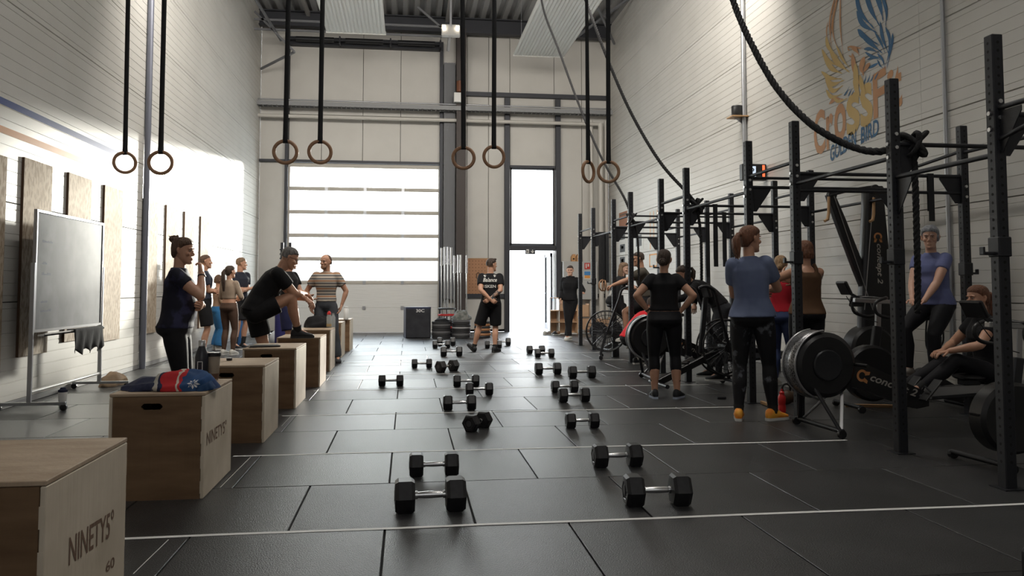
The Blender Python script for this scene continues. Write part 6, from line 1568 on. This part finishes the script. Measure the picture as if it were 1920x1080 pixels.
# blue wing
for pts, w_ in ([((1604, -25), (1612, 20), (1640, 55)), .03], [((1618, -30), (1632, 15), (1650, 50)), .032], [((1636, -30), (1650, 10), (1656, 40)), .032], [((1650, -20), (1662, 20), (1660, 50)), .022],
                [((1606, 20), (1618, 45), (1645, 62)), .03], [((1608, 55), (1620, 68), (1648, 84)), .028], [((1612, 62), (1632, 80), (1655, 100)), .026], [((1650, 40), (1655, 70), (1668, 105)), .022], [((1660, 50), (1668, 75), (1664, 115)), .018],
                [((1620, 92), (1632, 92), (1650, 100)), .016], [((1622, 98), (1636, 106), (1652, 108)), .014], [((1626, 112), (1640, 108), (1652, 112)), .012], [((1628, 128), (1640, 122), (1650, 116)), .014], [((1674, 62), (1672, 85), (1663, 128)), .02], [((1667, 70), (1668, 95), (1660, 124)), .014], [((1645, 100), (1655, 112), (1660, 130)), .012],
                [((1640, 60), (1652, 80), (1660, 100)), .014], [((1645, 112), (1650, 122), (1656, 128)), .01], [((1618, 158), (1623, 148), (1624, 138)), .008], [((1625, 156), (1630, 146), (1632, 136)), .008], [((1632, 154), (1636, 146), (1640, 136)), .008], [((1640, 150), (1644, 142), (1650, 132)), .008],
                [((1582, 180), (1588, 172), (1593, 162)), .009], [((1590, 181), (1594, 173), (1597, 166)), .008], [((1597, 179), (1600, 172), (1602, 168)), .006]): feather(pts, w_, M_mb, L)
# orange and gold wing
for pts, w_, m_ in ([((1574, -20), (1562, 35), (1556, 80)), .018, M_mo], [((1570, -20), (1556, 40), (1560, 90)), .012, M_mo], [((1576, -15), (1576, 50), (1582, 108)), .010, M_mo], [((1566, 10), (1562, 60), (1574, 100)), .009, M_mo], [((1553, 40), (1550, 60), (1554, 85)), .008, M_mo],
                    [((1549, 68), (1554, 88), (1572, 108)), .022, M_my], [((1541, 92), (1552, 112), (1576, 126)), .02, M_my], [((1545, 108), (1560, 128), (1580, 138)), .024, M_my], [((1540, 134), (1556, 146), (1580, 148)), .018, M_my], [((1546, 142), (1560, 158), (1584, 150)), .022, M_my], [((1548, 150), (1562, 170), (1582, 160)), .02, M_my],
                    [((1549, 168), (1560, 182), (1580, 176)), .018, M_my], [((1556, 96), (1572, 118), (1594, 136)), .026, M_my], [((1568, 84), (1580, 110), (1594, 128)), .014, M_my], [((1555, 195), (1566, 186), (1582, 186)), .018, M_mo], [((1560, 178), (1572, 190), (1590, 184)), .014, M_my],
                    [((1598, 100), (1603, 130), (1612, 158)), .03, M_mo], [((1604, 118), (1606, 150), (1612, 180)), .034, M_my], [((1612, 140), (1618, 165), (1626, 176)), .026, M_my], [((1600, 150), (1608, 172), (1614, 184)), .022, M_my], [((1622, 106), (1616, 125), (1620, 142)), .034, M_mo], [((1632, 118), (1624, 128), (1618, 138)), .02, M_mo],
                    [((1590, 88), (1600, 88), (1616, 92)), .008, M_mo], [((1596, 88), (1606, 94), (1612, 104)), .016, M_mo], [((1590, 88), (1592, 94), (1597, 92)), .006, M_mo], [((1592, 104), (1598, 106), (1602, 98)), .006, M_mo], [((1600, 86), (1610, 90), (1617, 88)), .005, M_mo]): feather(pts, w_, m_, L)

# ------------------------------------------------------------------ bits around the rig
for i, (px, y0, y1_, Yr, wd) in enumerate(((1743, 335, 415, 7.03, .030), (1128, 405, 530, 15.24, .07), (1137, 405, 530, 15.24, .04), (1340, 378, 500, 9.97, .03), (1325, 372, 520, 11.02, .028), (1357, 395, 500, 11.02, .03))):
    a = P(px, y0, Y=Yr); a.y = Yr; zb_ = P(px, y1_, Y=Yr).z
    t = thing('hanging_band', ['black strap hanging over the head of the grey-haired woman', 'wide black strap hanging in the farthest rig bay', 'narrow black strap beside the wide one in the farthest bay', 'black band hanging beside the rope in the middle bay', 'black band hanging left of the middle bay rope', 'thin black band hanging behind the heather blue woman'][i], 'strap', (a.x, Yr, ZX), 0, 'black straps and bands hanging in the rig')
    MB().box2((-wd, -.02, zb_-ZX), (wd, -.017, 0)).build('front_strand', M_strap, t, smooth=0); MB().box2((-wd*.6, .017, zb_-ZX+.1), (wd*.6, .02, 0)).build('rear_strand', M_strap, t, smooth=0)
    MB().box2((-wd, -.02, .0), (wd, .02, .022)).build('loop', M_strap, t)
a = P(1130, 535, Y=15.2)
for k in range(3):
    t = thing('gymnastic_ring', 'wooden ring of the bunch hanging in the far rig bay, %s' % ('front', 'middle', 'rear')[k], 'ring', (a.x+.03*k, 15.2+.04*k, a.z), R(35+25*k), 'rings bunched in the far bay')
    MB().torus((0, 0, 0), .105, .014, 28, 8).build('wooden_ring', M_ringwood, t, smooth=60); MB().bar((0, 0, .1), (-.02, 0, ZX-a.z), .04, .004).build('strap', M_strap, t)
# loop bands under the saddle
a = P(1748, 600, Y=7.6)
t = thing('resistance_band', 'black looped band hanging beneath the bike saddle', 'band', (a.x, 7.62, .95))
for dx, l_ in ((0, .42), (.07, .36)):
    MB().tube(catmull([V(dx, 0, 0), V(dx+.05, 0, -.1), V(dx+.06, 0, -l_*.8), V(dx, 0, -l_), V(dx-.06, 0, -l_*.8), V(dx-.05, 0, -.1), V(dx, 0, 0)], 5), .009, 6).build('band_loop', M_strap, t, smooth=60)
c = P(1470, 775, z=0)
cup('sports_bottle', 'red sports bottle standing on the floor by the orange trainers', (P(1471, 775, z=0).x, P(1471, 775, z=0).y+.05, 0), [(.032, 0), (.036, .01), (.036, .06), (.031, .075), (.036, .09), (.036, .15), (.022, .175)], mat('red_plastic', (.6, .02, .02), .4), [(.024, .175), (.024, .195), (.012, .205), (.010, .225), (0, .225)], mat('red_plastic', (.6, .02, .02), .4))
c = P(1156, 668, z=0); cup('bottle', 'black water bottle on the floor at the far rig posts', (c.x, c.y, 0), [(.045, 0), (.05, .01), (.05, .16), (.03, .2)], M_blkb, [(.032, .2), (.032, .24), (0, .24)], M_mach)
c = P(1352, 748, z=0); o = MB().box((0, 0, .012), (.10, .05, .024), ch=.004).build('phone', M_machm, smooth=0); o.location = (c.x, c.y, 0); tag(o, 'small grey phone on the floor beside the fourth tape line', 'phone')
# wooden wheel chocks (small timber) on the floor
for i, (xa, xb, y_) in enumerate(((1428, 1450, 757), (1585, 1700, 763))):
    a = P(xa, y_, z=0); b = P(xb, y_+(8 if i == 0 else 2), z=0)
    tag(MB().bar(a+V(0, 0, .016), b+V(0, 0, .016), .03, .03, ch=.003).build('timber_strip', M_wood), ('short', 'long')[i]+' wooden strip on the floor under the machines', 'timber')
a = P(1480, 770, z=0)
for i, dx in enumerate((.05, .17)):
    t = thing('kettlebell', ('left', 'right')[i]+' brown kettlebell on the floor behind the front rower leg', 'kettlebell', (a.x+.12+dx, 7.9, 0), 0, 'kettlebells behind the front rower'); MB().sph((0, 0, .075), .075, 16, 12).build('ball', mat('bronze_paint', (.10, .06, .035), .5), t, smooth=60); MB().torus((0, 0, .165), .045, .012, 18, 8).build('handle', M_mach, t, smooth=60)
# J-shaped dark lump, bottom right corner
tag(MB().box((0, 0, .12), (.5, .5, .24), ch=.03).build('bench_pad', M_mach), 'black padded bench end at the bottom right corner', 'bench').location = (2.55, 2.58, 0)

# ------------------------------------------------------------------ prints on shirts
def child(root, nm):
    for c_ in root.children:
        if c_.name.split('.')[0] == nm: return c_
def shirt_print(root, lines, back=True):
    sh_ = child(root, 'shirt') or child(root, 'hoodie'); me = sh_.data
    bv = BVHTree.FromPolygons([v.co for v in me.vertices], [tuple(p.vertices) for p in me.polygons])
    for body, xc, z, w_, h_, shear in lines:
        v, f, (x0, x1, y0, y1) = text_mb(body, 1, .02, shear); vs = []
        for p_ in v:
            x_ = ((p_[0]-x0)/(x1-x0)-.5)*w_; zz = z+(p_[1]-y0)/(y1-y0)*h_
            if back: o_, d_ = V(xc+x_, -.8, zz), V(0, 1, 0)
            else: o_, d_ = V(xc-x_, .8, zz), V(0, -1, 0)
            h = bv.ray_cast(o_, d_); q = h[0] if h[0] is not None else V(xc, -.15 if back else .15, zz)
            vs.append(q-d_*.004)
        MB().add(vs, f).build('shirt_print', M_paper, sh_, smooth=0, kind='stuff')
shirt_print(Jcoach.root, [('Balance', 0, 1.30, .26, .075, .3), ('ISKEN', 0, 1.19, .22, .055, 0)])
# leaf sprigs either side of the back print
sh_ = child(Jcoach.root, 'shirt'); bv = BVHTree.FromPolygons([v.co for v in sh_.data.vertices], [tuple(p.vertices) for p in sh_.data.polygons])
m = MB()
for s_ in (-1, 1):
    for k in range(4):
        a = R(35+k*28); c_ = V(s_*(.085+.0*k), 0, 1.38); d = V(s_*math.cos(a)*-.5+s_*.3, 0, math.sin(a)).normalized()
        vs = []
        for p_ in (c_+d*.008, c_+d*.035+V(.010, 0, 0), c_+d*.06, c_+d*.035-V(.010, 0, 0)):
            h = bv.ray_cast(V(p_.x, -.8, p_.z), V(0, 1, 0)); vs.append((h[0] if h[0] is not None else V(p_.x, -.14, p_.z))-V(0, .004, 0))
        m.add(vs, [(0, 1, 2, 3)])
m.build('shirt_print', M_paper, sh_, smooth=0, kind='stuff')
# ------------------------------------------------------------------ outside the open door
o = MB().box2((-30, 60, 0), (50, 61, 7)).build('far_building', mat('pale_facade', (.5, .49, .47), .7), smooth=0)
tag(o, 'pale low building across the yard seen through the door', 'building')
for z in (1.2, 2.4, 4.6): MB().box2((-30, 59.95, z), (50, 60, z+.08)).build('facade_joint', M_gal, o, smooth=0)
t = thing('blue_trailer_brace', 'slanted blue steel brace standing in the yard', 'brace', (5.6, 30, 0)); MB().bar((-.3, 0, 1.0), (.5, 0, .0), .1, .12).build('brace_arm', mat('faded_blue_paint', (.12, .2, .42), .6), t); MB().box2((-1.0, .1, 0), (3, .3, .35)).build('ground_beam', mat('pale_grey_enamel', (.42, .42, .41), .5), t)
